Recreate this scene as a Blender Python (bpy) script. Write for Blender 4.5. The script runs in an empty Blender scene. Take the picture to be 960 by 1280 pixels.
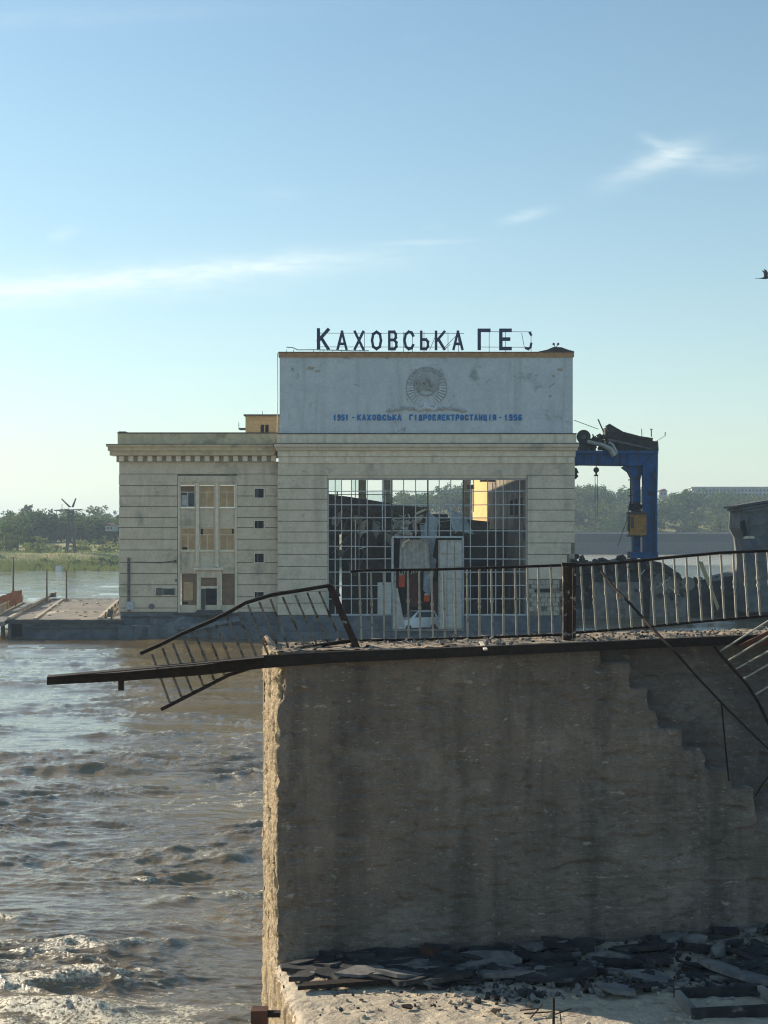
import bpy, bmesh, math, random
import numpy as np
from mathutils import Vector, Matrix
random.seed(7); rng = np.random.default_rng(7)
R = math.radians
# ------------------------------------------------------------------ camera, sky, sun, exposure
F, CX, HZ, EYE = 1850.0, 480.0, 668.0, 10.0
SC = bpy.context.scene
COL = SC.collection
cam = bpy.data.cameras.new('camera'); camo = bpy.data.objects.new('camera', cam); COL.objects.link(camo)
camo.location = (0, 0, EYE); camo.rotation_euler = (R(90), 0, 0)
cam.sensor_fit = 'HORIZONTAL'; cam.sensor_width = 36; cam.lens = 36*F/960
cam.shift_y = 28/960; cam.clip_end = 9000; cam.clip_start = 0.1
SC.camera = camo
SUN_DIR = Vector((-0.85, 0.52, 0)).normalized()
SUN_EL = 21
SC.view_settings.view_transform = 'Standard'; SC.view_settings.look = 'None'
SC.view_settings.gamma = 1; SC.view_settings.exposure = 0.80
SC.cycles.volume_bounces = 0; SC.cycles.max_bounces = 5; SC.cycles.diffuse_bounces = 3
SC.cycles.glossy_bounces = 3; SC.cycles.transmission_bounces = 3; SC.cycles.transparent_max_bounces = 12
SC.cycles.sample_clamp_indirect = 4; SC.cycles.use_denoising = True; SC.cycles.filter_width = 1.15
sl = bpy.data.lights.new('sun', 'SUN'); sl.energy = 5.0; sl.angle = R(0.53); sl.color = (1, .86, .66)
so = bpy.data.objects.new('sun', sl); COL.objects.link(so)
sv = Vector((SUN_DIR.x*math.cos(R(SUN_EL)), SUN_DIR.y*math.cos(R(SUN_EL)), math.sin(R(SUN_EL))))
so.rotation_euler = sv.to_track_quat('Z', 'Y').to_euler(); so.location = (0, 0, 60)

class NT:
    """small helper to write node trees"""
    def __init__(s, tree): s.t = tree; s.n = tree.nodes; s.l = tree.links
    def new(s, typ, **kw):
        n = s.n.new(typ)
        for k, v in kw.items(): setattr(n, k, v)
        return n
    def put(s, sock, v):
        if isinstance(v, bpy.types.NodeSocket): s.l.new(v, sock)
        elif v is not None:
            if hasattr(sock.default_value, '__len__') and not hasattr(v, '__len__'): v = (v,)*len(sock.default_value)
            if hasattr(v, '__len__') and len(v) == 3 and len(sock.default_value) == 4: v = (*v, 1)
            sock.default_value = v
    def math(s, op, a, b=None, c=None, clamp=False):
        n = s.new('ShaderNodeMath', operation=op); n.use_clamp = clamp
        s.put(n.inputs[0], a)
        if b is not None: s.put(n.inputs[1], b)
        if c is not None: s.put(n.inputs[2], c)
        return n.outputs[0]
    def vm(s, op, a, b):
        n = s.new('ShaderNodeVectorMath', operation=op); s.put(n.inputs[0], a); s.put(n.inputs[1], b); return n.outputs[0]
    def mix(s, f, a, b, bt='MIX'):
        n = s.new('ShaderNodeMix', data_type='RGBA', blend_type=bt)
        s.put(n.inputs[0], f); s.put(n.inputs[6], a); s.put(n.inputs[7], b); return n.outputs[2]
    def noise(s, vec, scale, detail=4, rough=.55, dist=0):
        n = s.new('ShaderNodeTexNoise'); s.put(n.inputs['Vector'], vec); s.put(n.inputs['Scale'], scale)
        s.put(n.inputs['Detail'], detail); s.put(n.inputs['Roughness'], rough); s.put(n.inputs['Distortion'], dist)
        return n.outputs['Fac']
    def ramp(s, v, a, b, lo=0., hi=1.):
        n = s.new('ShaderNodeMapRange'); n.interpolation_type = 'SMOOTHSTEP'
        s.put(n.inputs[0], v); s.put(n.inputs[1], a); s.put(n.inputs[2], b); s.put(n.inputs[3], lo); s.put(n.inputs[4], hi)
        return n.outputs[0]

W = bpy.data.worlds.new('World'); SC.world = W; W.use_nodes = True
t = NT(W.node_tree); t.n.clear()
sky = t.new('ShaderNodeTexSky', sky_type='NISHITA'); sky.sun_disc = False
sky.sun_elevation = R(SUN_EL); sky.sun_rotation = math.atan2(SUN_DIR.x, SUN_DIR.y)
sky.altitude = 30; sky.air_density = 1.0; sky.dust_density = 0.4; sky.ozone_density = 2.6
gen = t.new('ShaderNodeTexCoord').outputs['Generated']
sep = t.new('ShaderNodeSeparateXYZ'); t.put(sep.inputs[0], gen)
gy = t.math('MAXIMUM', sep.outputs[1], .05)
u = t.math('DIVIDE', sep.outputs[0], gy); v = t.math('DIVIDE', sep.outputs[2], gy)
cb = t.new('ShaderNodeCombineXYZ'); t.put(cb.inputs[0], t.math('MULTIPLY', u, 1.)); t.put(cb.inputs[1], t.math('MULTIPLY', v, 5.))
strk = t.noise(cb.outputs[0], 9, 6, .6, .6)
fine = t.noise(cb.outputs[0], 42, 5, .6, .4)
tot = None
for (px, py, ln, th, ang, st) in ((170, 344, 250, 8, 5, .32), (70, 358, 150, 6, 3, .25), (150, 350, 300, 24, 4, .5), (330, 334, 130, 13, 4, .42), (30, 366, 190, 18, 2, .42), (812, 207, 60, 14, 24, .5),
                                 (842, 192, 32, 15, 14, .45), (905, 204, 50, 14, 2, .28), (822, 180, 22, 7, -26, .35), (656, 270, 30, 7, 16, .45),
                                 (78, 293, 18, 8, 20, .35), (525, 303, 60, 4, 2, .3), (350, 243, 30, 7, 0, .15), (545, 283, 16, 5, 0, .12), (60, 22, 300, 14, 2, .12)):
    a = R(ang); du = t.math('SUBTRACT', u, (px-CX)/F); dv = t.math('SUBTRACT', v, (HZ-py)/F)
    p = t.math('ADD', t.math('MULTIPLY', du, math.cos(a)), t.math('MULTIPLY', dv, math.sin(a)))
    q = t.math('SUBTRACT', t.math('MULTIPLY', dv, math.cos(a)), t.math('MULTIPLY', du, math.sin(a)))
    q = t.math('ADD', q, t.math('MULTIPLY', t.math('SUBTRACT', strk, .5), th/F*1.2))
    e = t.math('ADD', t.math('POWER', t.math('ABSOLUTE', t.math('MULTIPLY', p, F/ln)), 2.), t.math('POWER', t.math('ABSOLUTE', t.math('MULTIPLY', q, F/th)), 2.))
    g = t.math('MULTIPLY', t.math('EXPONENT', t.math('MULTIPLY', e, -1.1)), st)
    tot = g if tot is None else t.math('ADD', tot, g)
tot = t.math('MULTIPLY', tot, t.ramp(fine, .25, .7, .45, 1.1))
# thin haze streaks everywhere else
nn = t.new('ShaderNodeVectorMath', operation='MULTIPLY'); t.put(nn.inputs[0], gen); t.put(nn.inputs[1], (1.2, 1.2, 7))
wisp = t.ramp(t.noise(nn.outputs[0], 2.2, 6, .6, .7), .52, .85, 0, .16)
tot = t.math('ADD', tot, wisp, clamp=True)
skyc = t.mix(1.0, sky.outputs[0], (.965, 1.03, .915), 'MULTIPLY')
veil = t.math('MULTIPLY', t.math('EXPONENT', t.math('MULTIPLY', t.math('MAXIMUM', sep.outputs[2], 0.), -8.)), .62)   # pale low-level haze all round the horizon
skyc = t.mix(veil, skyc, (4.5, 4.75, 4.35))
skyc = t.mix(t.math('MULTIPLY', tot, .55), skyc, (6.6, 7.0, 6.7))
bg = t.new('ShaderNodeBackground'); t.put(bg.inputs[0], skyc); bg.inputs[1].default_value = 0.10
wo = t.new('ShaderNodeOutputWorld'); t.l.new(bg.outputs[0], wo.inputs[0])

# ------------------------------------------------------------------ helpers
def P(px, py, d): return Vector(((px-CX)/F*d, d, EYE-(py-HZ)/F*d))
def rootloc(o):
    v = Vector((0, 0, 0))
    while o is not None: v += o.location; o = o.parent
    return v
def tag(o, label=None, cat=None, group=None, kind=None):
    if label: o['label'] = label
    if cat: o['category'] = cat
    if group: o['group'] = group
    if cat and not kind: kind = 'thing'
    if kind: o['kind'] = kind
    return o
def thing(name, label, cat, loc, group=None):
    o = bpy.data.objects.new(name, None); COL.objects.link(o); o.location = Vector(loc); o.empty_display_size = .3
    return tag(o, label, cat, group)
class MB:
    def __init__(s): s.b = bmesh.new()
    def face(s, pts):
        vs = [s.b.verts.new(p) for p in pts]
        try: s.b.faces.new(vs)
        except ValueError: pass
    def hexa(s, c):
        v = [s.b.verts.new(p) for p in c]
        for f in ((0, 3, 2, 1), (4, 5, 6, 7), (0, 1, 5, 4), (1, 2, 6, 5), (2, 3, 7, 6), (3, 0, 4, 7)): s.b.faces.new([v[i] for i in f])
        return s
    def box(s, x0, x1, y0, y1, z0, z1):
        return s.hexa([(x0, y0, z0), (x1, y0, z0), (x1, y1, z0), (x0, y1, z0), (x0, y0, z1), (x1, y0, z1), (x1, y1, z1), (x0, y1, z1)])
    def bp(s, x0, x1, y0, y1, d0, d1):
        a = P(x0, y1, d0); b = P(x1, y0, d0); return s.box(a.x, b.x, d0, d1, a.z, b.z)
    def prism(s, pts, off):
        off = Vector(off); a = [s.b.verts.new(p) for p in pts]; b = [s.b.verts.new(Vector(p)+off) for p in pts]; n = len(a)
        s.b.faces.new(a); s.b.faces.new(b[::-1])
        for i in range(n): s.b.faces.new([a[i], b[i], b[(i+1) % n], a[(i+1) % n]])
        return s
    def pp(s, pix, d0, d1): return s.prism([P(x, y, d0) for x, y in pix], (0, d1-d0, 0))
    def bar(s, p, q, w, h=None):
        h = h or w; p, q = Vector(p), Vector(q); d = (q-p).normalized()
        up = Vector((0, 0, 1)) if abs(d.z) < .93 else Vector((0, 1, 0))
        a = d.cross(up).normalized()*w/2; b = a.cross(d).normalized()*h/2
        return s.hexa([p-a-b, p+a-b, p+a+b, p-a+b, q-a-b, q+a-b, q+a+b, q-a+b])
    def tube(s, pts, r, n=7):
        pts = [Vector(p) for p in pts]; rs = r if hasattr(r, '__len__') else [r]*len(pts); rings = []
        for i, p in enumerate(pts):
            d = (pts[min(i+1, len(pts)-1)]-pts[max(i-1, 0)]).normalized()
            up = Vector((0, 0, 1)) if abs(d.z) < .9 else Vector((0, 1, 0))
            a = d.cross(up).normalized(); b = a.cross(d)
            rings.append([s.b.verts.new(p+(a*math.cos(6.2832*k/n)+b*math.sin(6.2832*k/n))*rs[i]) for k in range(n)])
        for r0, r1 in zip(rings, rings[1:]):
            for k in range(n): s.b.faces.new([r0[k], r0[(k+1) % n], r1[(k+1) % n], r1[k]])
        s.b.faces.new(rings[0][::-1]); s.b.faces.new(rings[-1]); return s
    def ball(s, c, r, sub=1, sq=(1, 1, 1), jit=0.):
        m = bmesh.ops.create_icosphere(s.b, subdivisions=sub, radius=1)['verts']
        for v in m:
            k = 1+random.uniform(-jit, jit); v.co = Vector((c[0]+v.co.x*r*sq[0]*k, c[1]+v.co.y*r*sq[1]*k, c[2]+v.co.z*r*sq[2]*k))
        return s
    def cyl(s, p, q, r, n=16): return s.tube([p, q], r, n)
    def build(s, name, mat, parent=None, smooth=False, origin=None, **kw):
        bmesh.ops.recalc_face_normals(s.b, faces=s.b.faces)
        L = rootloc(parent) if parent is not None else Vector(origin or (0, 0, 0))
        for v in s.b.verts: v.co -= L
        me = bpy.data.meshes.new(name); s.b.to_mesh(me); s.b.free(); me.materials.append(mat)
        if smooth:
            for p in me.polygons: p.use_smooth = True
        o = bpy.data.objects.new(name, me); COL.objects.link(o)
        if parent is not None: o.parent = parent
        else: o.location = L
        return tag(o, **kw)
def clone(o, loc=None, rz=None, scale=None, label=None):
    r = o.copy(); COL.objects.link(r)
    if loc is not None: r.location = loc
    if rz is not None: r.rotation_euler = (0, 0, rz)
    if scale is not None: r.scale = scale
    if label: r['label'] = label
    for ch in list(o.children):
        c = ch.copy(); COL.objects.link(c); c.parent = r
        for g in list(ch.children):
            d = g.copy(); COL.objects.link(d); d.parent = c
    return r
def gridmesh(name, V, mat, parent=None, smooth=True, attrs=None, **kw):
    """V: array rows x cols x 3"""
    nr, nc, _ = V.shape
    L = rootloc(parent) if parent is not None else Vector((0, 0, 0))
    V = (V-np.array(L)).astype(np.float32)
    i = np.arange(nr*nc).reshape(nr, nc)
    q = np.stack([i[:-1, :-1], i[:-1, 1:], i[1:, 1:], i[1:, :-1]], -1).reshape(-1).astype(np.int32)
    me = bpy.data.meshes.new(name); me.vertices.add(nr*nc); me.vertices.foreach_set('co', V.reshape(-1))
    nf = len(q)//4; me.loops.add(len(q)); me.loops.foreach_set('vertex_index', q)
    me.polygons.add(nf); me.polygons.foreach_set('loop_start', np.arange(nf, dtype=np.int32)*4)
    me.polygons.foreach_set('loop_total', np.full(nf, 4, np.int32))
    if smooth: me.polygons.foreach_set('use_smooth', np.ones(nf, bool))
    for k, a in (attrs or {}).items():
        at = me.attributes.new(k, 'FLOAT', 'POINT'); at.data.foreach_set('value', a.reshape(-1).astype(np.float32))
    me.update(calc_edges=True); me.materials.append(mat)
    o = bpy.data.objects.new(name, me); COL.objects.link(o)
    if parent is not None: o.parent = parent
    return tag(o, **kw)
def pn(x, y, seed=0):
    xi = np.floor(x).astype(np.int64); yi = np.floor(y).astype(np.int64); xf = x-xi; yf = y-yi
    def g(a, b, fx, fy):
        h = (a*374761393+b*668265263+seed*982451653) & 0xffffffff
        h = ((h ^ (h >> 13))*1274126177) & 0xffffffff; h = h ^ (h >> 16)
        an = (h & 0xffff)/65536*2*np.pi
        return np.cos(an)*fx+np.sin(an)*fy
    s = lambda q: q*q*q*(q*(q*6-15)+10)
    uu, vv = s(xf), s(yf)
    n0 = g(xi, yi, xf, yf)*(1-uu)+g(xi+1, yi, xf-1, yf)*uu
    n1 = g(xi, yi+1, xf, yf-1)*(1-uu)+g(xi+1, yi+1, xf-1, yf-1)*uu
    return (n0*(1-vv)+n1*vv)*1.5
def fbm(x, y, o=4, seed=0, gain=.5):
    r = 0; a = 1
    for i in range(o): r = r+a*pn(x*2**i, y*2**i, seed+i*17); a *= gain
    return r
def sstep(a, b, x): k = np.clip((x-a)/(b-a), 0, 1); return k*k*(3-2*k)

# ------------------------------------------------------------------ materials
def mk(name, c1, c2=None, scale=2., rough=.85, bump=.0, bscale=20., c3=None, s3=.5, t3=(.55, .7), stretch=(1, 1, 1), spec=.3, metal=0., streak=None, spots=None, coat=0):
    m = bpy.data.materials.new(name); m.use_nodes = True; t = NT(m.node_tree); b = t.n['Principled BSDF']
    pos = t.new('ShaderNodeNewGeometry').outputs['Position']
    vec = t.vm('MULTIPLY', pos, stretch)
    col = c1
    if c2 is not None: col = t.mix(t.ramp(t.noise(vec, scale, 5, .6), .35, .65), c1, c2)
    if c3 is not None: col = t.mix(t.ramp(t.noise(vec, s3, 6, .65, .3), *t3), col, c3)
    if streak is not None:
        sc, fac, sm = streak
        sn = t.noise(t.vm('MULTIPLY', pos, (1, 1, .07)), sc, 5, .6)
        col = t.mix(t.ramp(sn, .5, .72, 0, sm), col, fac)
    if spots is not None:   # small knocked-out patches of plaster and pock marks
        col = t.mix(t.ramp(t.noise(pos, spots[0], 5, .7, .8), .655, .675, 0, spots[1]), col, (.24, .21, .17)); col = t.mix(t.ramp(t.noise(pos, spots[0]*4, 2, .5), .725, .74, 0, spots[1]), col, (.16, .14, .12))
        col = t.mix(t.ramp(t.noise(pos, spots[0]*7, 4, .7), .35, .65, 0, .22), col, (.25, .23, .19))
    t.put(b.inputs['Base Color'], col)
    t.put(b.inputs['Roughness'], rough); t.put(b.inputs['Metallic'], metal); t.put(b.inputs['Specular IOR Level'], spec)
    if bump:
        bn = t.new('ShaderNodeBump'); t.put(bn.inputs['Strength'], .8); t.put(bn.inputs['Distance'], bump)
        t.put(bn.inputs['Height'], t.noise(vec, bscale, 6, .65)); t.l.new(bn.outputs[0], b.inputs['Normal'])
    return m
M = {}
M['facade'] = mk('painted_render', (.73, .63, .48), (.64, .55, .41), 1.2, .85, .02, 6, (.40, .36, .28), .35, (.52, .7), streak=(.9, (.34, .31, .25), .42), spots=(.9, .5))
M['facade_hall'] = mk('hall_render', (.73, .64, .50), (.64, .56, .43), 1.0, .85, .02, 6, (.41, .38, .31), .3, (.52, .7), streak=(.8, (.34, .32, .27), .42), spots=(.9, .5))
M['joint'] = mk('grimy_joint', (.24, .215, .17), (.16, .145, .12), 2, .95)
M['cream'] = mk('cream_column', (.50, .46, .30), (.40, .36, .24), 1, .9)
M['trim'] = mk('pale_trim', (.80, .71, .55), (.68, .60, .46), 2, .85, .01, 8, streak=(1.5, (.35, .32, .26), .55))
M['tanstone'] = mk('tan_cornice', (.66, .54, .34), (.54, .45, .29), 1.5, .85, .02, 6, (.34, .29, .20), .5, (.5, .7))
M['panel'] = mk('whitewashed_panel', (.58, .65, .69), (.51, .585, .63), .8, .85, .03, 3, (.30, .33, .35), .45, (.58, .70), streak=(1.2, (.36, .39, .41), .5), spots=(.9, .6))
M['coping'] = mk('rusty_coping', (.46, .27, .13), (.34, .20, .10), 3, .8, .01, 9)
M['emblem'] = mk('emblem_plaster', (.44, .47, .49), (.32, .34, .36), 1.5, .85, .02, 8)
M['emb_dark'] = mk('emblem_dark', (.38, .41, .42), (.29, .31, .32), 3, .9)  # darker tone for wreath outlines, globe rim, sickle and hammer
M['emb_light'] = mk('emblem_relief', (.60, .64, .66), (.50, .54, .56), 3, .85)
M['letterblue'] = mk('sign_blue', (.012, .03, .085), (.02, .045, .11), 3, .6)
M['textblue'] = mk('painted_blue', (.012, .14, .40), (.03, .20, .48), 4, .8)
M['steel'] = mk('grey_steel', (.16, .16, .16), (.09, .08, .07), 3, .6, .004, 30, metal=.2)
M['whiteframe'] = mk('white_steel', (.50, .55, .58), (.38, .41, .42), 3, .6)
M['darkframe'] = mk('dark_steel', (.06, .065, .07), (.10, .09, .08), 3, .6)
M['dark'] = mk('shade_black', (.010, .014, .020), (.018, .022, .028), .8, .95)  # near-black stands in for shade inside the hall and other openings
M['plinth'] = mk('wet_plinth', (.13, .15, .17), (.075, .09, .11), .8, .8, .05, 3, (.20, .21, .22), .5, (.55, .7))
M['board'] = mk('boarded_ply', (.55, .38, .21), (.45, .31, .17), 2, .85, .01, 9)
M['board2'] = mk('dark_ply', (.26, .17, .11), (.19, .13, .085), 2, .85, .01, 9)
M['brick'] = mk('brick_yellow', (.50, .40, .24), (.40, .32, .19), 4, .9, .01, 12)
M['greybrick'] = mk('grey_masonry', (.48, .44, .36), (.33, .30, .25), 3, .9, .04, 5)
M['sunwall'] = mk('sunlit_plaster', (.62, .42, .17), (.5, .3, .12), 1, .9, .02, 5)  # ochre tone paints sunlight on the far stretch of inner wall
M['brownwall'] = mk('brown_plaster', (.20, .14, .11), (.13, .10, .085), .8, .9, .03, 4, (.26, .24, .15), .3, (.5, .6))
M['crane'] = mk('crane_blue', (.010, .115, .32), (.012, .08, .22), .9, .6, .01, 6, (.05, .05, .05), 1.1, (.57, .66), streak=(1.6, (.07, .05, .04), .7))
M['yellow'] = mk('cab_yellow', (.50, .26, .06), (.38, .19, .05), 2, .6)
M['wreck'] = mk('burnt_metal', (.035, .04, .045), (.07, .065, .06), 2, .7, .05, 5, metal=.3)
M['concrete'] = mk('concrete', (.26, .25, .23), (.19, .18, .17), 1.2, .9, .04, 6, (.13, .13, .125), .6, (.5, .65))
M['darkconc'] = mk('dark_concrete', (.10, .105, .11), (.065, .07, .075), .9, .9, .05, 5)
M['embank'] = mk('embankment_concrete', (.055, .07, .08), (.04, .05, .06), .05, .9, 0, 1, stretch=(1, 1, 6))
M['road'] = mk('dusty_road', (.21, .19, .165), (.15, .14, .125), .5, .9, .03, 4, (.42, .37, .29), .18, (.55, .66), stretch=(1.6, .35, 1))
M['kerb'] = mk('kerb_concrete', (.40, .37, .31), (.30, .28, .24), 1, .9)
M['rust'] = mk('rusty_steel', (.015, .012, .011), (.030, .020, .016), 12, .8, .004, 60, (.06, .032, .022), 5, (.62, .74))
M['rustbrown'] = mk('rust_brown', (.11, .045, .03), (.06, .03, .022), 6, .8, .004, 30)
M['post'] = mk('peeling_post', (.055, .030, .022), (.035, .022, .018), 10, .8, .008, 40, (.34, .31, .27), 7, (.57, .64))
M['barpaint'] = mk('peeling_bar_paint', (.28, .26, .215), (.35, .325, .275), 9, .75, .003, 60, (.12, .08, .055), 11, (.56, .68))
M['bardark'] = mk('dark_bar_paint', (.13, .11, .09), (.20, .175, .145), 9, .75, .003, 60, (.05, .032, .022), 11, (.50, .62))
M['wood'] = mk('pale_wood', (.50, .42, .22), (.4, .33, .19), 6, .8)
M['white'] = mk('white_car_paint', (.72, .76, .78), (.66, .7, .72), 3, .3, spec=.5)
M['tyre'] = mk('tyre', (.02, .02, .02), None, 1, .9)
M['orange'] = mk('orange_plastic', (.70, .09, .02), (.5, .06, .02), 3, .6)
M['redbrown'] = mk('red_brown_panel', (.12, .035, .03), (.07, .03, .03), 2, .8)
M['sheet'] = mk('torn_sheet', (.52, .50, .45), (.36, .35, .32), 2, .6, .02, 6, metal=.2)
M['bluesheet'] = mk('pale_blue_sheet', (.42, .52, .58), (.30, .38, .45), 2, .6, .02, 6)
M['door'] = mk('grey_door_paint', (.50, .50, .46), (.40, .40, .37), 3, .7, .01, 9)
M['bark'] = mk('bark', (.09, .07, .05), (.06, .045, .035), 3, .9)
M['brickred'] = mk('brick_red_board', (.19, .09, .06), (.13, .07, .05), 1, .9)
M['bird'] = mk('bird_feathers', (.06, .065, .07), (.1, .1, .1), 20, .8)
M['farwall'] = mk('far_wall', (.42, .44, .43), (.30, .33, .33), .2, .9)
M['gategrey'] = mk('gate_house_grey', (.17, .18, .18), (.11, .12, .125), .8, .9, .03, 4)
M['farroof'] = mk('far_roof', (.20, .10, .07), (.15, .09, .07), .2, .9)
M['farglass'] = mk('far_window', (.04, .055, .075), None, 1, .3)
M['slab'] = mk('bitumen_slab', (.022, .023, .026), (.055, .055, .058), 3, .8, .012, 25, (.15, .15, .15), 2.5, (.57, .66))
M['slabpale'] = mk('concrete_chip', (.20, .19, .18), (.12, .12, .12), 6, .9, .01, 30)
M['tarp'] = mk('grey_tarp', (.17, .19, .20), (.10, .12, .13), 1.5, .7, .03, 4)

def leafmat(name, a, b, trans=.4):
    m = bpy.data.materials.new(name); m.use_nodes = True; t = NT(m.node_tree); bs = t.n['Principled BSDF']
    pos = t.new('ShaderNodeNewGeometry').outputs['Position']; oi = t.new('ShaderNodeObjectInfo').outputs['Random']
    f = t.math('ADD', t.math('MULTIPLY', t.ramp(t.noise(pos, .35, 3), .35, .65), .6), t.math('MULTIPLY', oi, .4))
    c = t.mix(f, a, b); t.put(bs.inputs['Base Color'], c); t.put(bs.inputs['Roughness'], .7); t.put(bs.inputs['Specular IOR Level'], .15)
    tr = t.new('ShaderNodeBsdfTranslucent'); t.put(tr.inputs[0], c); mx = t.new('ShaderNodeMixShader'); mx.inputs[0].default_value = trans
    t.l.new(bs.outputs[0], mx.inputs[1]); t.l.new(tr.outputs[0], mx.inputs[2]); t.l.new(mx.outputs[0], t.n['Material Output'].inputs[0])
    return m
M['leaf'] = leafmat('leaf_dark', (.032, .078, .020), (.075, .13, .032))
M['leaf2'] = leafmat('leaf_olive', (.06, .095, .022), (.10, .135, .032))
M['reed'] = leafmat('reed_green', (.13, .18, .04), (.22, .23, .07))

def glassmat():
    m = bpy.data.materials.new('dusty_glass'); m.use_nodes = True; t = NT(m.node_tree); t.n.remove(t.n['Principled BSDF'])
    tr = t.new('ShaderNodeBsdfTransparent'); t.put(tr.inputs[0], (.86, .9, .9)); gl = t.new('ShaderNodeBsdfGlossy'); gl.inputs['Roughness'].default_value = .06
    df = t.new('ShaderNodeBsdfDiffuse'); t.put(df.inputs[0], (.35, .4, .42))
    fr = t.new('ShaderNodeFresnel'); fr.inputs[0].default_value = 1.15
    pos = t.new('ShaderNodeNewGeometry').outputs['Position']
    m1 = t.new('ShaderNodeMixShader'); t.put(m1.inputs[0], fr.outputs[0]); t.l.new(tr.outputs[0], m1.inputs[1]); t.l.new(gl.outputs[0], m1.inputs[2])
    m2 = t.new('ShaderNodeMixShader'); t.put(m2.inputs[0], t.ramp(t.noise(pos, .8, 5), .5, .8, .0, .06)); t.l.new(m1.outputs[0], m2.inputs[1]); t.l.new(df.outputs[0], m2.inputs[2])
    t.l.new(m2.outputs[0], t.n['Material Output'].inputs[0]); return m
M['glass'] = glassmat()

def watermat():
    m = bpy.data.materials.new('muddy_river'); m.use_nodes = True; t = NT(m.node_tree); b = t.n['Principled BSDF']
    pos = t.new('ShaderNodeNewGeometry').outputs['Position']
    at = t.new('ShaderNodeAttribute', attribute_name='foam_glare').outputs['Fac']
    n1 = t.noise(t.vm('MULTIPLY', pos, (.55, 1.1, 1)), 1.5, 7, .72, 1.2)
    rid = t.math('SUBTRACT', 1., t.math('MULTIPLY', t.math('ABSOLUTE', t.math('SUBTRACT', t.noise(t.vm('MULTIPLY', pos, (.7, 1.1, 1)), 3.2, 5, .6, 1.6), .5)), 7.))
    n2 = t.noise(pos, 11, 5, .75)
    fm = t.ramp(t.math('ADD', at, t.math('ADD', t.math('MULTIPLY', t.math('SUBTRACT', n1, .5), 2.0), t.math('MULTIPLY', rid, .16))), .50, .80)
    fm = t.math('MULTIPLY', fm, t.ramp(n2, .40, .58, .0, 1))
    mud = t.mix(t.ramp(t.noise(pos, .09, 4), .35, .65), (.13, .082, .022), (.175, .115, .032))
    t.put(b.inputs['Base Color'], t.mix(fm, mud, (.68, .60, .43)))
    t.put(b.inputs['Roughness'], t.math('ADD', t.math('MULTIPLY', fm, .5), .03)); b.inputs['IOR'].default_value = 1.95
    h = t.math('ADD', t.math('MULTIPLY', t.noise(t.vm('MULTIPLY', pos, (.4, 1.2, 1)), 6.5, 4, .6, .8), 1.), t.math('MULTIPLY', fm, .25))
    bn = t.new('ShaderNodeBump'); t.put(bn.inputs['Strength'], 1.); t.put(bn.inputs['Distance'], t.math('ADD', t.math('MULTIPLY', t.new('ShaderNodeAttribute', attribute_name='chop').outputs['Fac'], .022), .012)); t.put(bn.inputs['Height'], h)
    t.l.new(bn.outputs[0], b.inputs['Normal']); return m
M['water'] = watermat()

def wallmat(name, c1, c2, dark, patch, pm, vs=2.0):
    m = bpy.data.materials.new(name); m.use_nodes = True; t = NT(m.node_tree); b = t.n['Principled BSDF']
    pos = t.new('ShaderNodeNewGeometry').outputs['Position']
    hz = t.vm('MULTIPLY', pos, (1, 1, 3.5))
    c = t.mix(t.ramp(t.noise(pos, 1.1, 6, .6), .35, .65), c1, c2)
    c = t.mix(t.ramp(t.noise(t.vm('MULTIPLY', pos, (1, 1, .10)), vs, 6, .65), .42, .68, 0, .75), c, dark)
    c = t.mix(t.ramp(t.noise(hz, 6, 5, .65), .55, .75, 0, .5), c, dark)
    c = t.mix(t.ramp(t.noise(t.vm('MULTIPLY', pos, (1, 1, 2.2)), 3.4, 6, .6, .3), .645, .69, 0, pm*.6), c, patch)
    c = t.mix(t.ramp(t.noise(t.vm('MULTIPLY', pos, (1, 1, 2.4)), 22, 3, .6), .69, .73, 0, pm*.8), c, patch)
    if name == 'grimy_concrete': c = t.mix(t.math('MULTIPLY', t.new('ShaderNodeAttribute', attribute_name='recess_tone').outputs['Fac'], .72), c, (.095, .09, .092))  # stepped recess mixed towards a darker tone
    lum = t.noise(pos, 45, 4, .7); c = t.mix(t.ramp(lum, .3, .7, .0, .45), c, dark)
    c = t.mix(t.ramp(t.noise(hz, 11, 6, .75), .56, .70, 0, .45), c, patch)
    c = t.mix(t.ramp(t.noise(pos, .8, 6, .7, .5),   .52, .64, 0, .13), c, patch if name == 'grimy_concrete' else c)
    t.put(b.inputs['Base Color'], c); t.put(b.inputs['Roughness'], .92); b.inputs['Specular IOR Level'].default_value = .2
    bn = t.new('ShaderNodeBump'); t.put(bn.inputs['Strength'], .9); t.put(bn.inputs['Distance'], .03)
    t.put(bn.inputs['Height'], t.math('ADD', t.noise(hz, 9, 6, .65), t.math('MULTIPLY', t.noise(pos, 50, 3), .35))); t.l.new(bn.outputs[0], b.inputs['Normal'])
    return m
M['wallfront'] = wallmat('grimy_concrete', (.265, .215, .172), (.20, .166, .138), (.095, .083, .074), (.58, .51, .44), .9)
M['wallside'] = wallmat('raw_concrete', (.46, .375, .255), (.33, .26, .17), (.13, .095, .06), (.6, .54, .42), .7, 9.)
M['walltop'] = mk('rubbly_top', (.42, .34, .25), (.28, .22, .16), 5, .95, .05, 18, (.08, .06, .05), 3, (.5, .6))
M['ledge'] = mk('ledge_concrete', (.52, .45, .345), (.40, .34, .265), 4, .92, .05, 16, (.26, .21, .17), 3.2, (.56, .66))

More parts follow.
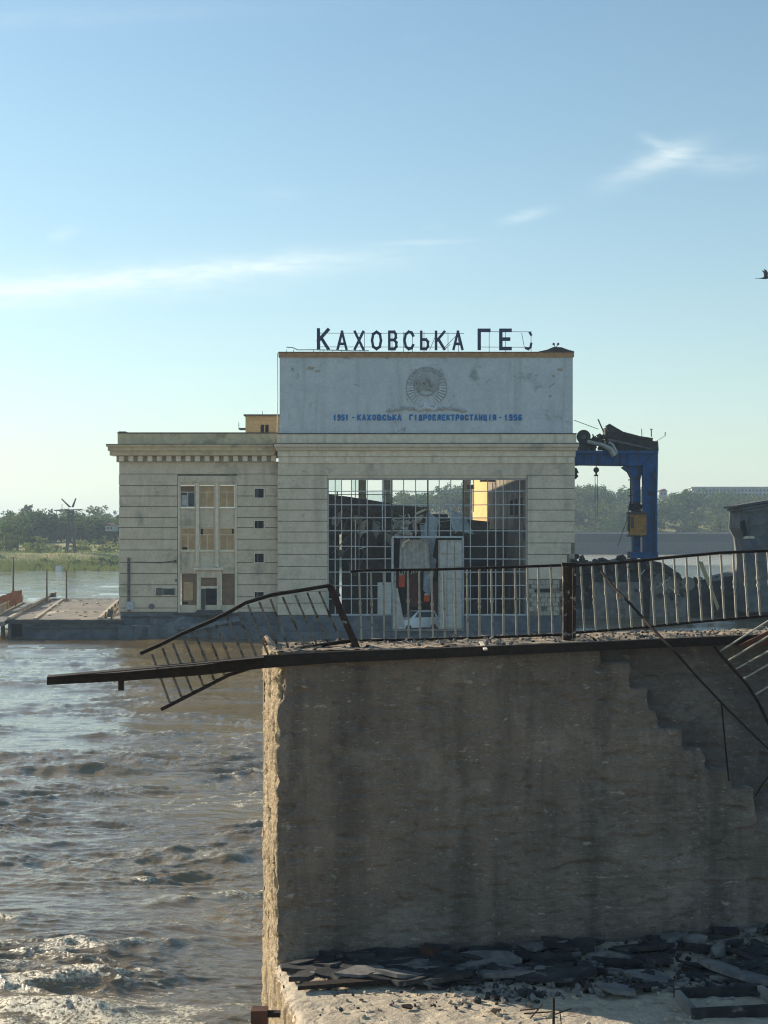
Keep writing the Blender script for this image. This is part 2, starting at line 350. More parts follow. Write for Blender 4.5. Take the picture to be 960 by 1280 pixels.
# ------------------------------------------------------------------ river, terrain
def build_river():
    pys = np.concatenate([[5000, 2500, 1700, 1450, 1340], np.arange(1310, 800, -.75), np.arange(800, 672.5, -.6)])
    d = EYE*F/(pys-HZ); d = np.concatenate([[-400, -60], d, [4500, 7000]])
    pxs = np.concatenate([[-30000, -6000, -1500, -500, -200], np.arange(-110, 350, 1.7), np.arange(350, 715, 6), np.arange(715, 990, 3), [1040, 1150, 1500, 4000, 30000]])
    D, U = np.meshgrid(d, (pxs-CX)/F, indexing='ij')
    Dm = np.maximum(D, 12)
    X = U*Dm; Y = D+0*X
    sp = np.abs(np.gradient(d))[:, None]+0*X
    h = np.zeros_like(X); wx = X+.8*fbm(X*.12, Y*.12, 2, 5); wy = Y+.9*fbm(X*.15+9, Y*.15, 2, 8)
    hs = np.zeros_like(X)
    for wl, a, st in ((14, .10, .5), (6.5, .12, .35), (3.3, .07, .32), (1.7, .085, .30), (.85, .070, .32), (.42, .040, .36), (.22, .018, .42)):
        fade = sstep(.8, 2.6, wl/sp); c_, s_ = math.cos(wl*1.7)*.25, math.sin(wl*2.3)*.25
        n = pn((wx+wy*c_)/wl*st, (wy+wx*s_)/wl, int(wl*10)); n = 1-2.2*np.abs(n)**.75 if wl < 7 else n*1.1
        if wl < 1.5: hs = hs+a*n*fade
        else: h += a*n*fade
    calm = .55+.6*sstep(-.3, .5, fbm(X*.035+3, Y*.03, 2, 31))
    calm = np.clip(.12+1.25*sstep(-.45, .55, fbm(X*.10+3, Y*.16, 3, 31)), 0, 1.3); h *= calm; h += hs*(.30+.75*calm)
    h *= np.clip(1.15-(Dm-150)/600, .35, 1)
    # foam: on steep crests, more of it in the near turbulent water, round the deck and along the hall
    rf = np.zeros_like(h)
    for xa, ya, xb, yb, am, wd, fo in ((-8.2, 34.6, -4.2, 36.2, .38, .55, .5), (-8.6, 32.0, -6.0, 33.2, .28, .45, .4), (-6.3, 40.0, -2.6, 41.2, .34, .6, .9), (-7, 45, -3.2, 46.5, .3, .6, .6), (-5.5, 50, -3.0, 51, .25, .6, .5),
                                   (-11, 38, -8.6, 38.6, .2, .5, .5), (-13.5, 47, -9.5, 47.8, .26, .6, .2), (-9, 31, -6.2, 30.6, .2, .5, 1.2), (-6.6, 31.0, -3.4, 28.6, .24, .55, 1.3), (-16, 62, -10, 63, .28, .8, .15),
                                   (-9, 60, -4.6, 61.5, .25, .8, .4), (-14, 80, -7, 81.5, .26, 1., .25), (-30, 96, -15, 98, .25, 1.2, .3), (-8, 43, -5.6, 42.2, .16, .4, .9), (-6, 37.5, -3, 38.2, .12, .6, .7)):
        L = math.hypot(xb-xa, yb-ya); ex, ey = (xb-xa)/L, (yb-ya)/L; q = (X-xa)*ex+(Y-ya)*ey; p = -(X-xa)*ey+(Y-ya)*ex+.35*pn(X*.9, Y*.9, 91)
        env = sstep(-.9, L*.3, q)*sstep(L+.9, L*.7, q); g = np.exp(-(p/wd)**2)*env*(.75+.35*pn(X*1.6, Y*1.6, 93)); h += .62*am*g; rf += fo*np.exp(-((p+.35*wd)/(wd*.7))**2)*env
    cr = sstep(.14, .34, h)
    patch = fbm(X*.09, Y*.075, 3, 77)
    turb = sstep(88, 30, Y)*.21+.25*sstep(178, 196, Y)*sstep(265, 215, Y)*(X < -20)+.22*sstep(136, 141, Y)*sstep(150, 143, Y)
    fil = sstep(.80, 1., 1-np.abs(pn(X*.55+1.2*patch, Y*.8, 61)))*sstep(-.1, .5, patch)
    foam_glare = .26*cr+.28*patch*sstep(130, 40, Y)+turb*(.35+.6*sstep(0, .6, patch))+.5*np.minimum(rf, 1.2)+.42*fil*sstep(120, 50, Y)+.20*sstep(62, 30, Y)+.07*sstep(120, 60, Y)
    foam_glare += .62*sstep(430, 500, Y)*sstep(760, 735, Y)*(X > 60)+.22*sstep(196, 215, Y)*sstep(300, 250, Y)*(X < -15)  # far right band paints sun glitter along with real foam
    return gridmesh('river', np.stack([X, Y, h], -1), M['water'], attrs={'foam_glare': foam_glare, 'chop': calm}, kind='structure')
build_river()
def terr_h(X, Y):
    k = sstep(-45, 70, X*700/np.maximum(Y, 300)); shore = 411*(1-k)+745*k
    t_ = Y-shore
    hl = -4+8.5*sstep(-5, 26, t_)+1.5*sstep(30, 110, t_)+6.5*sstep(115, 330, t_)+3*sstep(330, 900, t_)
    hr = -4+11*sstep(-4, 5, t_)+23*sstep(20, 210, t_)+8*sstep(200, 700, t_)
    h = hl*(1-k)+hr*k
    return h+fbm(X*.01, Y*.01, 3, 3)*1.3*sstep(20, 120, t_)
def build_terrain():
    ys = np.concatenate([np.array([-500, 300, 380]), np.arange(400, 1150, 6), [1200, 1400, 2000, 3500, 7000]])
    us = np.concatenate([[-8, -3, -1], np.arange(-.4, .5, .01), [1, 3, 8]])
    Y, U = np.meshgrid(ys, us, indexing='ij'); X = U*np.maximum(Y, 300)
    Z = terr_h(X, Y)
    m = bpy.data.materials.new('bank_grass'); m.use_nodes = True; t = NT(m.node_tree); b = t.n['Principled BSDF']
    pos = t.new('ShaderNodeNewGeometry').outputs['Position']
    c = t.mix(t.ramp(t.noise(t.vm('MULTIPLY', pos, (.6, .25, 1)), .10, 6, .65), .38, .62), (.11, .15, .035), (.34, .27, .10))
    c = t.mix(t.ramp(t.noise(pos, .35, 5, .7), .5, .68, 0, .8), c, (.045, .065, .02))
    t.put(b.inputs['Base Color'], c); b.inputs['Roughness'].default_value = .95
    gridmesh('riverbank_ground', np.stack([X, Y, Z], -1), m, kind='structure')
build_terrain()

# ------------------------------------------------------------------ trees
def crown_mesh(seed, w, h, leaf, mat, nclump=46, per=22):
    r = random.Random(seed); b = bmesh.new(); lobes = [(r.uniform(-.5, .5)*w, r.uniform(-.5, .5)*w, r.uniform(.22, .85)*h, r.uniform(.22, .42)*w) for _ in range(9)]
    lobes.append((0, 0, h*.55, w*.45))
    for _ in range(nclump):
        lx, ly, lz, lr = r.choice(lobes); dv = Vector((r.gauss(0, 1), r.gauss(0, 1), r.gauss(0, 1))).normalized()*lr*r.uniform(.7, 1.08)
        c = Vector((lx, ly, lz))+Vector((dv.x, dv.y, dv.z*.8)); cs = r.uniform(.5, 1.15)*w*.11
        for k in range(per):
            p = c+Vector((r.gauss(0, 1), r.gauss(0, 1), r.gauss(0, .8)))*cs*.7
            n = Vector((r.gauss(0, 1), r.gauss(0, 1), r.gauss(0, 1))).normalized(); a = n.orthogonal().normalized()*leaf*r.uniform(.6, 1.3); q = n.cross(a).normalized()*leaf*r.uniform(.4, .9)
            b.faces.new([b.verts.new(p-a), b.verts.new(p-q), b.verts.new(p+a), b.verts.new(p+q)])
    me = bpy.data.meshes.new('crown'); b.to_mesh(me); b.free(); me.materials.append(mat); return me
def make_tree(seed, name, w, h, leaf, mat, label, group, trunk=.35):
    t0 = thing(name, label, 'tree', (0, 0, 0), group)
    o = bpy.data.objects.new('crown', crown_mesh(seed, w, h, leaf, mat)); COL.objects.link(o); o.parent = t0
    mb = MB(); mb.tube([(0, 0, -1), (.1, 0, h*.3), (0, .1, h*.62)], [trunk, trunk*.8, trunk*.3], 6)
    for k in range(3):
        a = k*2.1+seed; mb.tube([(0, 0, h*.28), (math.cos(a)*w*.15, math.sin(a)*w*.15, h*.45), (math.cos(a)*w*.3, math.sin(a)*w*.3, h*.6)], [trunk*.5, trunk*.35, trunk*.12], 5)
    mb.build('trunk', M['bark'], t0); return t0
def scatter(protos, places, label, group):
    used = set()
    for i, (x, y, s, k) in enumerate(places):
        z = float(terr_h(np.array([x]), np.array([y]))[0])-.3
        p = protos[k % len(protos)]
        if id(p) not in used: used.add(id(p)); p.location = (x, y, z); p.scale = (s, s, s*random.uniform(.85, 1.15)); p['label'] = label
        else: clone(p, (x, y, z), random.uniform(0, 6.28), (s, s, s*random.uniform(.85, 1.15)), label)
lp = [make_tree(i+1, 'broadleaf_tree', 9, 8.5, .42, M['leaf' if i % 3 else 'leaf2'], 'leafy green tree in the wood on the left bank', 'trees of the wood on the left bank') for i in range(4)]
pl = []
for i in range(125):
    px = random.uniform(-75, 260); d = random.choice([random.uniform(528, 560), random.uniform(560, 720)]); pl.append(((px-CX)/F*d, d, random.uniform(.75, 1.25), i))
for px, d, s in ((8, 455, .75), (22, 468, .9), (35, 462, .6), (3, 470, 1.), (40, 480, .55)): pl.append(((px-CX)/F*d, d, s, int(px)))
scatter(lp, pl, 'leafy green tree in the wood on the left bank', 'trees of the wood on the left bank')
rp = [make_tree(i+21, 'broadleaf_tree', 13, 12, .62, M['leaf' if i % 2 else 'leaf2'], 'hazy green tree on the slope above the far embankment', 'trees on the slope above the far embankment', .5) for i in range(4)]
pl = []
for i in range(215):
    px = random.uniform(500, 1060); d = 762+245*random.random()**.8; sz = random.uniform(.7, 1.2)*(1 if d > 800 else .75); x_ = (px-CX)/F*d; zt = float(terr_h(np.array([x_]), np.array([d]))[0])+11*sz
    lim = np.interp(px, [500, 780, 800, 822, 824, 838, 840, 862, 864, 1060], [606, 612, 614, 616, 624, 624, 617, 617, 621, 616])
    zl = EYE+(HZ-lim)/F*d
    if zt > zl: sz *= max(.35, (zl-(zt-11*sz))/(11*sz))
    if zt-11*sz*0 > zl+11: continue
    pl.append((x_, d, sz, i))
scatter(rp, pl, 'hazy green tree on the slope above the far embankment', 'trees on the slope above the far embankment')
pop = make_tree(55, 'poplar_tree', 3.2, 12, .45, M['leaf'], 'narrow pointed tree rising above the skyline of the left wood', None, .3)
p = P(35, 668, 690); pop.location = (p.x, 690, float(terr_h(np.array([p.x]), np.array([690.]))[0])+2.0); pop.scale = (1, 1, 1.15)
# bushes along the left shore
def bush(seed): return crown_mesh(seed, 4, 2.2, .28, M['reed'], 22, 20)
bs = [bush(100+i) for i in range(4)]
for i in range(85):
    px = random.uniform(-60, 235); d = random.choice([random.uniform(413, 426), random.uniform(413, 426), random.uniform(430, 520)])
    x = (px-CX)/F*d; o = bpy.data.objects.new('bush', bs[i % 4]); COL.objects.link(o)
    o.location = (x, d, float(terr_h(np.array([x]), np.array([d]))[0])-.2); s = random.uniform(.6, 1.3); o.scale = (s*1.2, s, s*random.uniform(.7, 1.2)); o.rotation_euler.z = random.uniform(0, 6)
    tag(o, 'low green bush on the grassy left bank', 'bush', 'bushes on the grassy left bank')
# reeds as stuff
b = MB()
for i in range(5200):
    px = random.uniform(-60, 240); d = random.uniform(409, 424)+random.random()**3*40; x = (px-CX)/F*d; z = float(4.5*max(0, min(1, (d-406)/31))**1.6)-.4 if d < 437 else 3.9
    hh = random.uniform(.7, 1.8); a = random.uniform(-.5, .5); w = .16
    b.face([(x-w, d, z), (x+w, d+.05, z), (x+a, d+.2, z+hh)])
b.build('reeds', M['reed'], kind='stuff')

# ------------------------------------------------------------------ far right: embankment, blocks, pylon
e = thing('dam_embankment', 'long grey concrete embankment along the far right shore', 'embankment', (150, 742, 0))
def emb(name, z0, z1, y0, y1, m): MB().box(40, 420, y0, y1, z0, z1).build(name, m, e)
emb('lower_wall', -1, 6.2, 740, 752, M['darkconc']); emb('upper_wall', 6.2, 10.2, 742.5, 753, M['embank']); emb('parapet', 10.2, 11.2, 742, 742.6, M['concrete'])
emb('walkway', 10.2, 10.45, 742.6, 754, M['concrete'])
fb = thing('apartment_block', 'long pale many-windowed block on the hill top behind the right trees', 'building', P(915, 630, 985))
MB().bp(866, 985, 610, 634, 985, 999).build('wall', M['farwall'], fb)
MB().bp(864, 987, 608.4, 610, 984.6, 999.5).build('roof', M['farwall'], fb)
for r_ in range(4):
    for c_ in range(26):
        x = 868.5+c_*4.5; y = 611.6+r_*5
        MB().bp(x, x+2.6, y, y+3, 984.8, 985.05).build('window', M['farglass'], fb)
MB().bp(866, 985, 621, 621.8, 984.2, 985.02).build('balcony', M['farwall'], fb)
def small_house(x0, x1, y0, y1, d, label, wall='farwall', roof='farroof'):
    h_ = thing('house', label, 'house', P((x0+x1)/2, y1, d)); MB().bp(x0, x1, y0+2, y1, d, d+9).build('wall', M[wall], h_)
    m = MB(); a = P(x0-1, y0+2, d-.5); c = P(x1+1, y0+2, d-.5); top = P((x0+x1)/2, y0-1, d+4)
    m.prism([a, c, (c.x, d+9.5, c.z), (a.x, d+9.5, a.z)][:2]+[(top.x, d-.5, top.z)], (0, 10, 0)).build('roof', M[roof], h_)
    w = (x1-x0)
    for k in range(2): MB().bp(x0+w*(.2+.4*k), x0+w*(.4+.4*k), y0+4, y0+6.5, d-.12, d+.1).build('window', M['farglass'], h_)
small_house(824, 834, 612, 624, 940, 'small pale house on the ridge right of the blue crane')
small_house(132, 142, 655, 664, 520, 'small white house among trees beside the cream office block')
tw = thing('chimney_tower', 'slim white tower among the trees left of the hill top block', 'tower', P(868, 628, 930))
MB().bp(866.6, 870.2, 613, 632, 930, 932).build('shaft', M['farwall'], tw); MB().bp(865, 871.4, 610.6, 613, 929.6, 932.4).build('head', M['farwall'], tw)
hut = thing('pump_hut', 'small white hut at the water edge under the pylon', 'hut', P(72, 713, 409))
MB().bp(69.8, 76, 707.4, 714.5, 408, 410).build('wall', M['white'], hut); MB().bp(69.3, 76.5, 706.6, 707.4, 407.7, 410.3).build('roof', M['concrete'], hut)
def pylon():
    d = 440; py = thing('power_pylon', 'damaged lattice power pylon with a splayed top on the left bank', 'pylon', P(89, 702, d))
    def p(x, y, o=0): return P(x, y, d)+Vector((0, o, 0))
    m = MB(); lv = [(702, 7.2), (684, 4.6), (668, 3.6), (652, 3), (637, 2.4)]
    for sx in (-1, 1):
        for oy in (-1, 1):
            for (y0, w0), (y1, w1) in zip(lv, lv[1:]): m.bar(p(88.5+sx*w0, y0, oy*w0*.24), p(88.5+sx*w1, y1, oy*w1*.24), .36)
    m.build('leg', M['darkframe'], py)
    m = MB()
    ys = np.linspace(702, 637, 13)
    for k in range(12):
        w = lambda y: np.interp(y, [637, 652, 668, 684, 702], [2.4, 3, 3.6, 4.6, 7.2])
        for oy in (-1, 1):
            m.bar(p(88.5-w(ys[k]), ys[k], oy*w(ys[k])*.24), p(88.5+w(ys[k+1]), ys[k+1], oy*w(ys[k+1])*.24), .15)
            m.bar(p(88.5+w(ys[k]), ys[k], oy*w(ys[k])*.24), p(88.5-w(ys[k+1]), ys[k+1], oy*w(ys[k+1])*.24), .15)
    m.build('lattice', M['darkframe'], py)
    for (a, c) in (((68, 638), (103.5, 637)), ((72, 650), (103, 650)), ((73, 664), (102, 664))):
        m = MB(); m.bar(p(*a, -.5), p(*c, -.5), .34); m.bar(p(*a, -.5), p(88, a[1]+3, 0), .13); m.bar(p(*c, -.5), p(89, a[1]+3, 0), .13)
        m.build('crossarm', M['darkframe'], py)
    for (a, c) in (((87, 634), (77, 623.5)), ((90, 634), (95, 623))):
        m = MB(); m.bar(p(*a), p(*c), .35); m.bar(p(a[0]+1.4, a[1], .4), p(*c), .2); m.build('peak_strut', M['darkframe'], py)
    for x, y0, y1 in ((71, 638, 645), (103, 637, 642), (78, 630, 637)): MB().bar(p(x, y0, -.5), p(x, y1, -.5), .14).build('insulator', M['darkframe'], py)
pylon()

# ------------------------------------------------------------------ broken road deck on the left
def deck():
    d0, z1 = 142., EYE-(775-HZ)/F*142; RD = Vector((-.1546, 1, 0)); xl = (7-CX)/F*d0; xr = (152-CX)/F*d0
    o = thing('road_deck', 'broken end of a dusty road bridge left of the office block', 'bridge', (xl+5, d0, 0))
    def q(x, l, z): return Vector((x, d0, z))+RD*l
    L = 48
    MB().hexa([q(xl, 0, z1-.35), q(xr, 0, z1-.35), q(xr+3, L, z1-.35), q(xl, L, z1-.35), q(xl, 0, z1), q(xr, 0, z1), q(xr+3, L, z1), q(xl, L, z1)]).build('slab', M['darkconc'], o)
    # road surface with broken far edge
    n = 40; rows = 90; uu = np.linspace(0, 1, n); V = np.zeros((rows, n, 3))
    for i in range(rows):
        for j in range(n):
            l = .3+(L-1)*i/(rows-1)*(1-.10*abs(math.sin(j*.7))*(i/rows)); x = xl+.4+(xr-xl-.4)*uu[j]; p = q(x, l, z1+.02); V[i, j] = p
    V[..., 2] += .05*np.abs(fbm(V[..., 0]*.6, V[..., 1]*.25, 3, 4))+.12*sstep(35, 47, V[..., 1]-d0)*fbm(V[..., 0]*.8, V[..., 1]*.5, 3, 9)
    gridmesh('roadway', V, M['road'], o)
    for x, w, h in ((xl+.1, .35, .25), (xl+2.6, .3, .16), (xr-1.4, .3, .16)):
        m = MB(); k = 0
        for l in np.arange(.3, 45, 3.): m = MB(); m.hexa([q(x, l, z1+.01), q(x+w, l, z1+.01), q(x+w, l+2.92, z1+.01), q(x, l+2.92, z1+.01), q(x, l, z1+h), q(x+w, l, z1+h), q(x+w, l+2.92, z1+h), q(x, l+2.92, z1+h)]); m.build('kerb_stone', M['kerb'], o)
    # front face: girder, recess, rim
    zf = z1-.35
    MB().hexa([q(xl+.3, .3, -.6), q(xr, .3, -.6), q(xr, 3, -.6), q(xl+.3, 3, -.6), q(xl+.3, .3, zf-.003), q(xr, .3, zf-.003), q(xr, 3, zf-.003), q(xl+.3, 3, zf-.003)]).build('girder', M['plinth'], o)
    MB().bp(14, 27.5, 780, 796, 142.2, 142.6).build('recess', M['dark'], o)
    MB().bp(10, 13.5, 780, 800, 141.9, 142.4).build('bearing_post', M['plinth'], o)
    MB().bp(1, 4.5, 777, 802, 142.1, 142.6).build('bearing_post', M['darkconc'], o)
    for k in range(4): MB().bp(28+k*30, 56+k*30, 784, 786, 142.12, 142.28).build('ledge_strip', M['darkconc'], o)
    # balustrade: one thing with posts
    r = thing('bridge_railing', 'pale post-and-rail balustrade along the left side of the road deck', 'railing', q(xl-1.5, 2, z1))
    for k in range(22):
        l = -1+k*1.75; a = q(xl-1.6, l, z1+.1); MB().bar(a, a+Vector((0, 0, .8)), .17).build('baluster', M['kerb'], r)
    MB().bar(q(xl-1.6, -2, z1+.95), q(xl-1.6, 37, z1+.95), .22, .15).build('top_rail', M['kerb'], r)
    MB().bar(q(xl-1.6, -2, z1+.05), q(xl-1.6, 37, z1+.05), .3, .1).build('bottom_rail', M['kerb'], r)
    MB().hexa([q(xl-2.6, -2, z1-.5), q(xl-.02, -2, z1-.5), q(xl-.02, 38, z1-.5), q(xl-2.6, 38, z1-.5), q(xl-2.6, -2, z1-.05), q(xl-.02, -2, z1-.05), q(xl-.02, 38, z1-.05), q(xl-2.6, 38, z1-.05)]).build('sidewalk', M['concrete'], o)
    # red board fence
    m = thing('red_barrier', 'brick red boarded barrier at the left edge of the bridge', 'barrier', P(8, 765, 160))
    for k in range(6): MB().hexa([P(-16+k*6, 751-k*2.2, 150+k*3)+Vector(v) for v in ((0, 0, -1.3), (.46, 2.9, -1.3), (.46, 3, -1.3), (0, .1, -1.3), (0, 0, 0), (.46, 2.9, .12), (.46, 3, .12), (0, .1, 0))]).build('board', M['brickred'], m)
    MB().bar(P(18, 743, 168)-Vector((0, 0, 1.2)), P(18, 738.5, 168), .5).build('end_post', M['brickred'], m)
    for i, (px, y0, y1, dd, lab) in enumerate(((16.5, 696, 755, 168, 'tall leftmost lamp pole by the red barrier'), (58.5, 713, 750, 180, 'thin grey pole in the middle of the broken deck'), (83, 713, 750, 180, 'thin grey pole nearest the power pylon on the deck'))):
        pt = thing('street_pole', lab, 'pole', P(px, y1, dd)); MB().tube([P(px, y1+2, dd), P(px, y0, dd)], [.13, .08], 7).build('mast', M['darkframe'], pt)
        MB().box(*(lambda p: (p.x-.25, p.x+.25, p.y-.25, p.y+.25, p.z-.3, p.z+.15))(P(px, y1, dd))).build('foot', M['concrete'], pt)
    # guard rail wreck at the right
    g = thing('guardrail_wreck', 'tangled guard rail beams lying beside the office block corner', 'guardrail', P(140, 770, 146))
    for a, c, w in (((124, 773, 143), (147, 751, 160), .3), ((129, 775, 144), (150, 755, 160), .22), ((133, 772, 146), (151, 748, 166), .25), ((136, 774, 144), (139, 762, 144), .5)):
        MB().bar(P(*a), P(*c), w, .2).build('beam', M['kerb' if w < .4 else 'darkconc'], g)
    for k in range(5): a = P(131+k*4, 771-k*3.6, 145+k*3.5); MB().bar(a-Vector((0, 0, .5)), a+Vector((.1, 0, .45)), .14).build('stanchion', M['darkconc'], g)
    kb = thing('lying_beam', 'long pale timber lying across the deck towards the two poles', 'beam', P(50, 758, 160))
    MB().bar(P(22, 766, 152), P(69, 741, 196), .35, .3).build('timber', M['concrete'], kb); MB().bp(63, 68, 741.5, 746.5, 186, 187).build('end_block', M['darkconc'], kb)
    for i in range(26):
        l = random.uniform(2, 44); x = random.uniform(xl+.8, xr-1.6)
        c = q(x, l, z1+.09); rk = MB(); rk.ball(c, random.uniform(.12, .3), 1, (1, 1, .5), .3); rk.build('rubble_lump', M['kerb'], origin=c, label='small pale rubble lump on the dusty road deck', cat='rubble', group='rubble lumps on the road deck')
deck()

# ------------------------------------------------------------------ stroke lettering
S = {  # unit box strokes
 'К': [[(0, 0), (0, 1)], [(0, .42), (1, 1)], [(.28, .58), (1, 0)]], 'А': [[(0, 0), (.5, 1), (1, 0)], [(.2, .3), (.8, .3)]], 'Х': [[(0, 0), (1, 1)], [(0, 1), (1, 0)]],
 'О': [[(.5, 1), (.12, .86), (0, .5), (.12, .14), (.5, 0), (.88, .14), (1, .5), (.88, .86), (.5, 1)]], 'В': [[(0, 0), (0, 1), (.7, 1), (.92, .86), (.92, .66), (.7, .53), (0, .53)], [(.7, .53), (1, .38), (1, .14), (.75, 0), (0, 0)]],
 'С': [[(1, .78), (.82, .95), (.5, 1), (.15, .86), (0, .5), (.15, .14), (.5, 0), (.82, .05), (1, .22)]], 'Ь': [[(0, 1), (0, 0), (.72, 0), (1, .14), (1, .42), (.72, .55), (0, .55)]],
 'Г': [[(0, 0), (0, 1), (1, 1)]], 'Е': [[(1, 0), (0, 0), (0, 1), (1, 1)], [(0, .52), (.85, .52)]], 'І': [[(.5, 0), (.5, 1)]], 'Д': [[(.12, .08), (.3, 1), (.85, 1), (.85, .08)], [(0, -.12), (0, .08), (1, .08), (1, -.12)]],
 'Р': [[(0, 0), (0, 1), (.75, 1), (1, .86), (1, .6), (.75, .45), (0, .45)]], 'Л': [[(0, 0), (.2, .3), (.3, 1), (1, 1), (1, 0)]], 'Т': [[(0, 1), (1, 1)], [(.5, 1), (.5, 0)]], 'Н': [[(0, 0), (0, 1)], [(1, 0), (1, 1)], [(0, .5), (1, .5)]],
 'Ц': [[(0, 1), (0, 0), (1, 0), (1, -.15)], [(.85, 0), (.85, 1)]], 'Я': [[(1, 0), (1, 1), (.25, 1), (0, .86), (0, .6), (.25, .47), (1, .47)], [(.45, .47), (0, 0)]], '-': [[(0, .5), (1, .5)]],
 '1': [[(.1, .75), (.6, 1), (.6, 0)]], '9': [[(.9, .55), (.2, .5), (0, .75), (.2, 1), (.8, 1), (1, .75), (1, .2), (.8, 0), (.1, 0)]], '5': [[(1, 1), (.05, 1), (.05, .56), (.8, .56), (1, .4), (1, .14), (.8, 0), (0, 0)]],
 '6': [[(.95, 1), (.25, 1), (0, .75), (0, .2), (.2, 0), (.8, 0), (1, .2), (1, .4), (.8, .54), (.05, .5)]]}
def letter(ch, x0, x1, y0, y1, d, sw, dep, mat, parent, name='letter', strokes=None):
    """letter ch between pixel columns x0..x1, rows y0 (top)..y1, stroke width sw pixels"""
    m = MB(); h = sw/2; off = 0
    for st in (strokes or S[ch]):
        pts = [(x0+h+(x1-x0-sw)*a, y1-h-(y1-y0-sw)*b_) for a, b_ in st]
        for (ax, ay), (bx, by) in zip(pts, pts[1:]):
            dx, dy = bx-ax, by-ay; L = math.hypot(dx, dy); nx, ny = -dy/L*h, dx/L*h; ex, ey = dx/L*h*.9, dy/L*h*.9
            ax_, ay_, bx_, by_ = ax-ex, ay-ey, bx+ex, by+ey; off += .004
            m.pp([(ax_+nx, ay_+ny), (bx_+nx, by_+ny), (bx_-nx, by_-ny), (ax_-nx, ay_-ny)], d-off, d+dep+off)
    return m.build(name, M[mat], parent)

# ------------------------------------------------------------------ machine hall
HD = 142.0
hall = thing('machine_hall', 'large ruined power station hall with a glazed front and white lettered panel', 'building', P(533, 796, HD))
def courses(wall, xs, x0, x1, d, mat, jog=None):
    for a, b_ in zip(xs, xs[1:]):
        xa, xb = (x0, x1) if jog is None else (x0(a, b_), x1(a, b_))
        if xb-xa < 2: continue
        MB().bp(xa, xb, a+.45, b_-.45, d+random.uniform(-.012, .012), d+.35).build('course', M[mat], wall)
cy = [594, 610.5, 624, 637.6, 651.5, 665, 678.7, 693, 708, 724, 739, 754, 769]
wl_ = MB().bp(347.5, 409, 579, 769.5, HD+.13, HD+1.0).build('wall', M['joint'], hall); courses(wl_, cy, 347, 409, HD, 'facade_hall')
brk = [(680, 718), (692, 716), (705, 711), (716, 706), (724, 702)]
def rx(a, b_): return 718.5 if b_ < 690 else (714 if b_ < 700 else (708.5 if b_ < 712 else 702))+random.uniform(-1, 1)
wm = MB(); wm.pp([(659, 579), (718.3, 579), (718.3, 691), (713, 698), (712, 706), (707, 709), (706, 718), (701, 724), (699, 740), (701, 760), (699, 770), (659, 770)], HD+.13, HD+1.0)
wr_ = wm.build('wall', M['joint'], hall, label='right pier of the hall front, broken away at its lower right')
courses(wr_, cy[:10], lambda a, b_: 659.5, rx, HD, 'facade_hall', jog=True)
for r_, y in enumerate(np.arange(725, 769, 5.6)):   # bare masonry showing on the lower right pier
    x = 660.5+(r_ % 2)*4; hole = 728 < y < 740
    while x < 698:
        w = random.uniform(6.5, 9.5)
        if not (735 < y+3 < 742 and 667 < x+3 < 691) and random.random() > .05: MB().bp(x, min(x+w-.7, 699), y, y+4.9, HD+.02+random.uniform(-.02, .03), HD+.2).build('stone_block', M['greybrick'], wr_)
        x += w
MB().bp(667, 690, 736, 740, HD+.06, HD+.14).build('slot', M['dark'], wr_)
for i in range(16):
    y = random.uniform(690, 768); x = 700+max(0, (724-y))*.42; rk = MB(); rk.ball(P(x, y, HD+.5), random.uniform(.2, .55), 1, (1, 1, .8), .35)
    rk.build('broken_edge_block', M['greybrick' if i % 2 else 'darkconc'], wr_)
MB().bp(409.3, 658.7, 579.5, 598, HD+.06, HD+1.).build('lintel', M['facade_hall'], hall)
MB().bp(347.2, 718.6, 579, 593.6, HD-.03, HD+.34).build('lintel_band', M['facade_hall'], hall)
# entablature, from below up
ent = [(348.0, 718.2, 571, 579, .14), (347.0, 719.5, 563.2, 570.6, .28), (344.5, 722.2, 558.6, 562.9, .55), (342.6, 724.0, 554.6, 558.4, .8)]
for x0, x1, y0, y1, pr in ent: MB().bp(x0, x1, y0, y1, HD-pr, HD+1).build('cornice', M['trim' if pr < .3 else 'facade_hall'], hall)
MB().bp(342.2, 724.4, 553.7, 554.5, HD-.86, HD+1).build('cornice_flashing', M['darkconc'], hall)
MB().bp(346.5, 720.5, 542.6, 553.6, HD-.12, HD+1).build('attic_base', M['trim'], hall)
MB().bp(346.0, 721.0, 541.3, 542.5, HD-.2, HD+1).build('attic_flashing', M['darkconc'], hall)
pan = MB().bp(349.5, 716, 446.2, 541.2, HD, HD+1).build('attic_panel', M['panel'], hall)
cop = MB().bp(348, 717.6, 440.6, 446, HD-.18, HD+1.1).build('coping', M['coping'], hall)
MB().bp(347.6, 718, 439.6, 440.5, HD-.25, HD+1.2).build('coping_cap', M['darkframe'], cop)
for x, y, w, h in ((366, 462, 4, 7), (389, 460, 11, 4), (397, 464, 7, 3), (372, 470, 2, 8), (700, 462, 8, 4), (692, 470, 4, 3)):   # patches where plaster fell
    pts = [(x+math.cos(k*.785)*w*.6*random.uniform(.6, 1.1), y+math.sin(k*.785)*h*.6*random.uniform(.6, 1.1)) for k in range(8)]
    MB().pp(pts, HD-.012, HD+.01).build('bare_patch', M['greybrick'], pan)
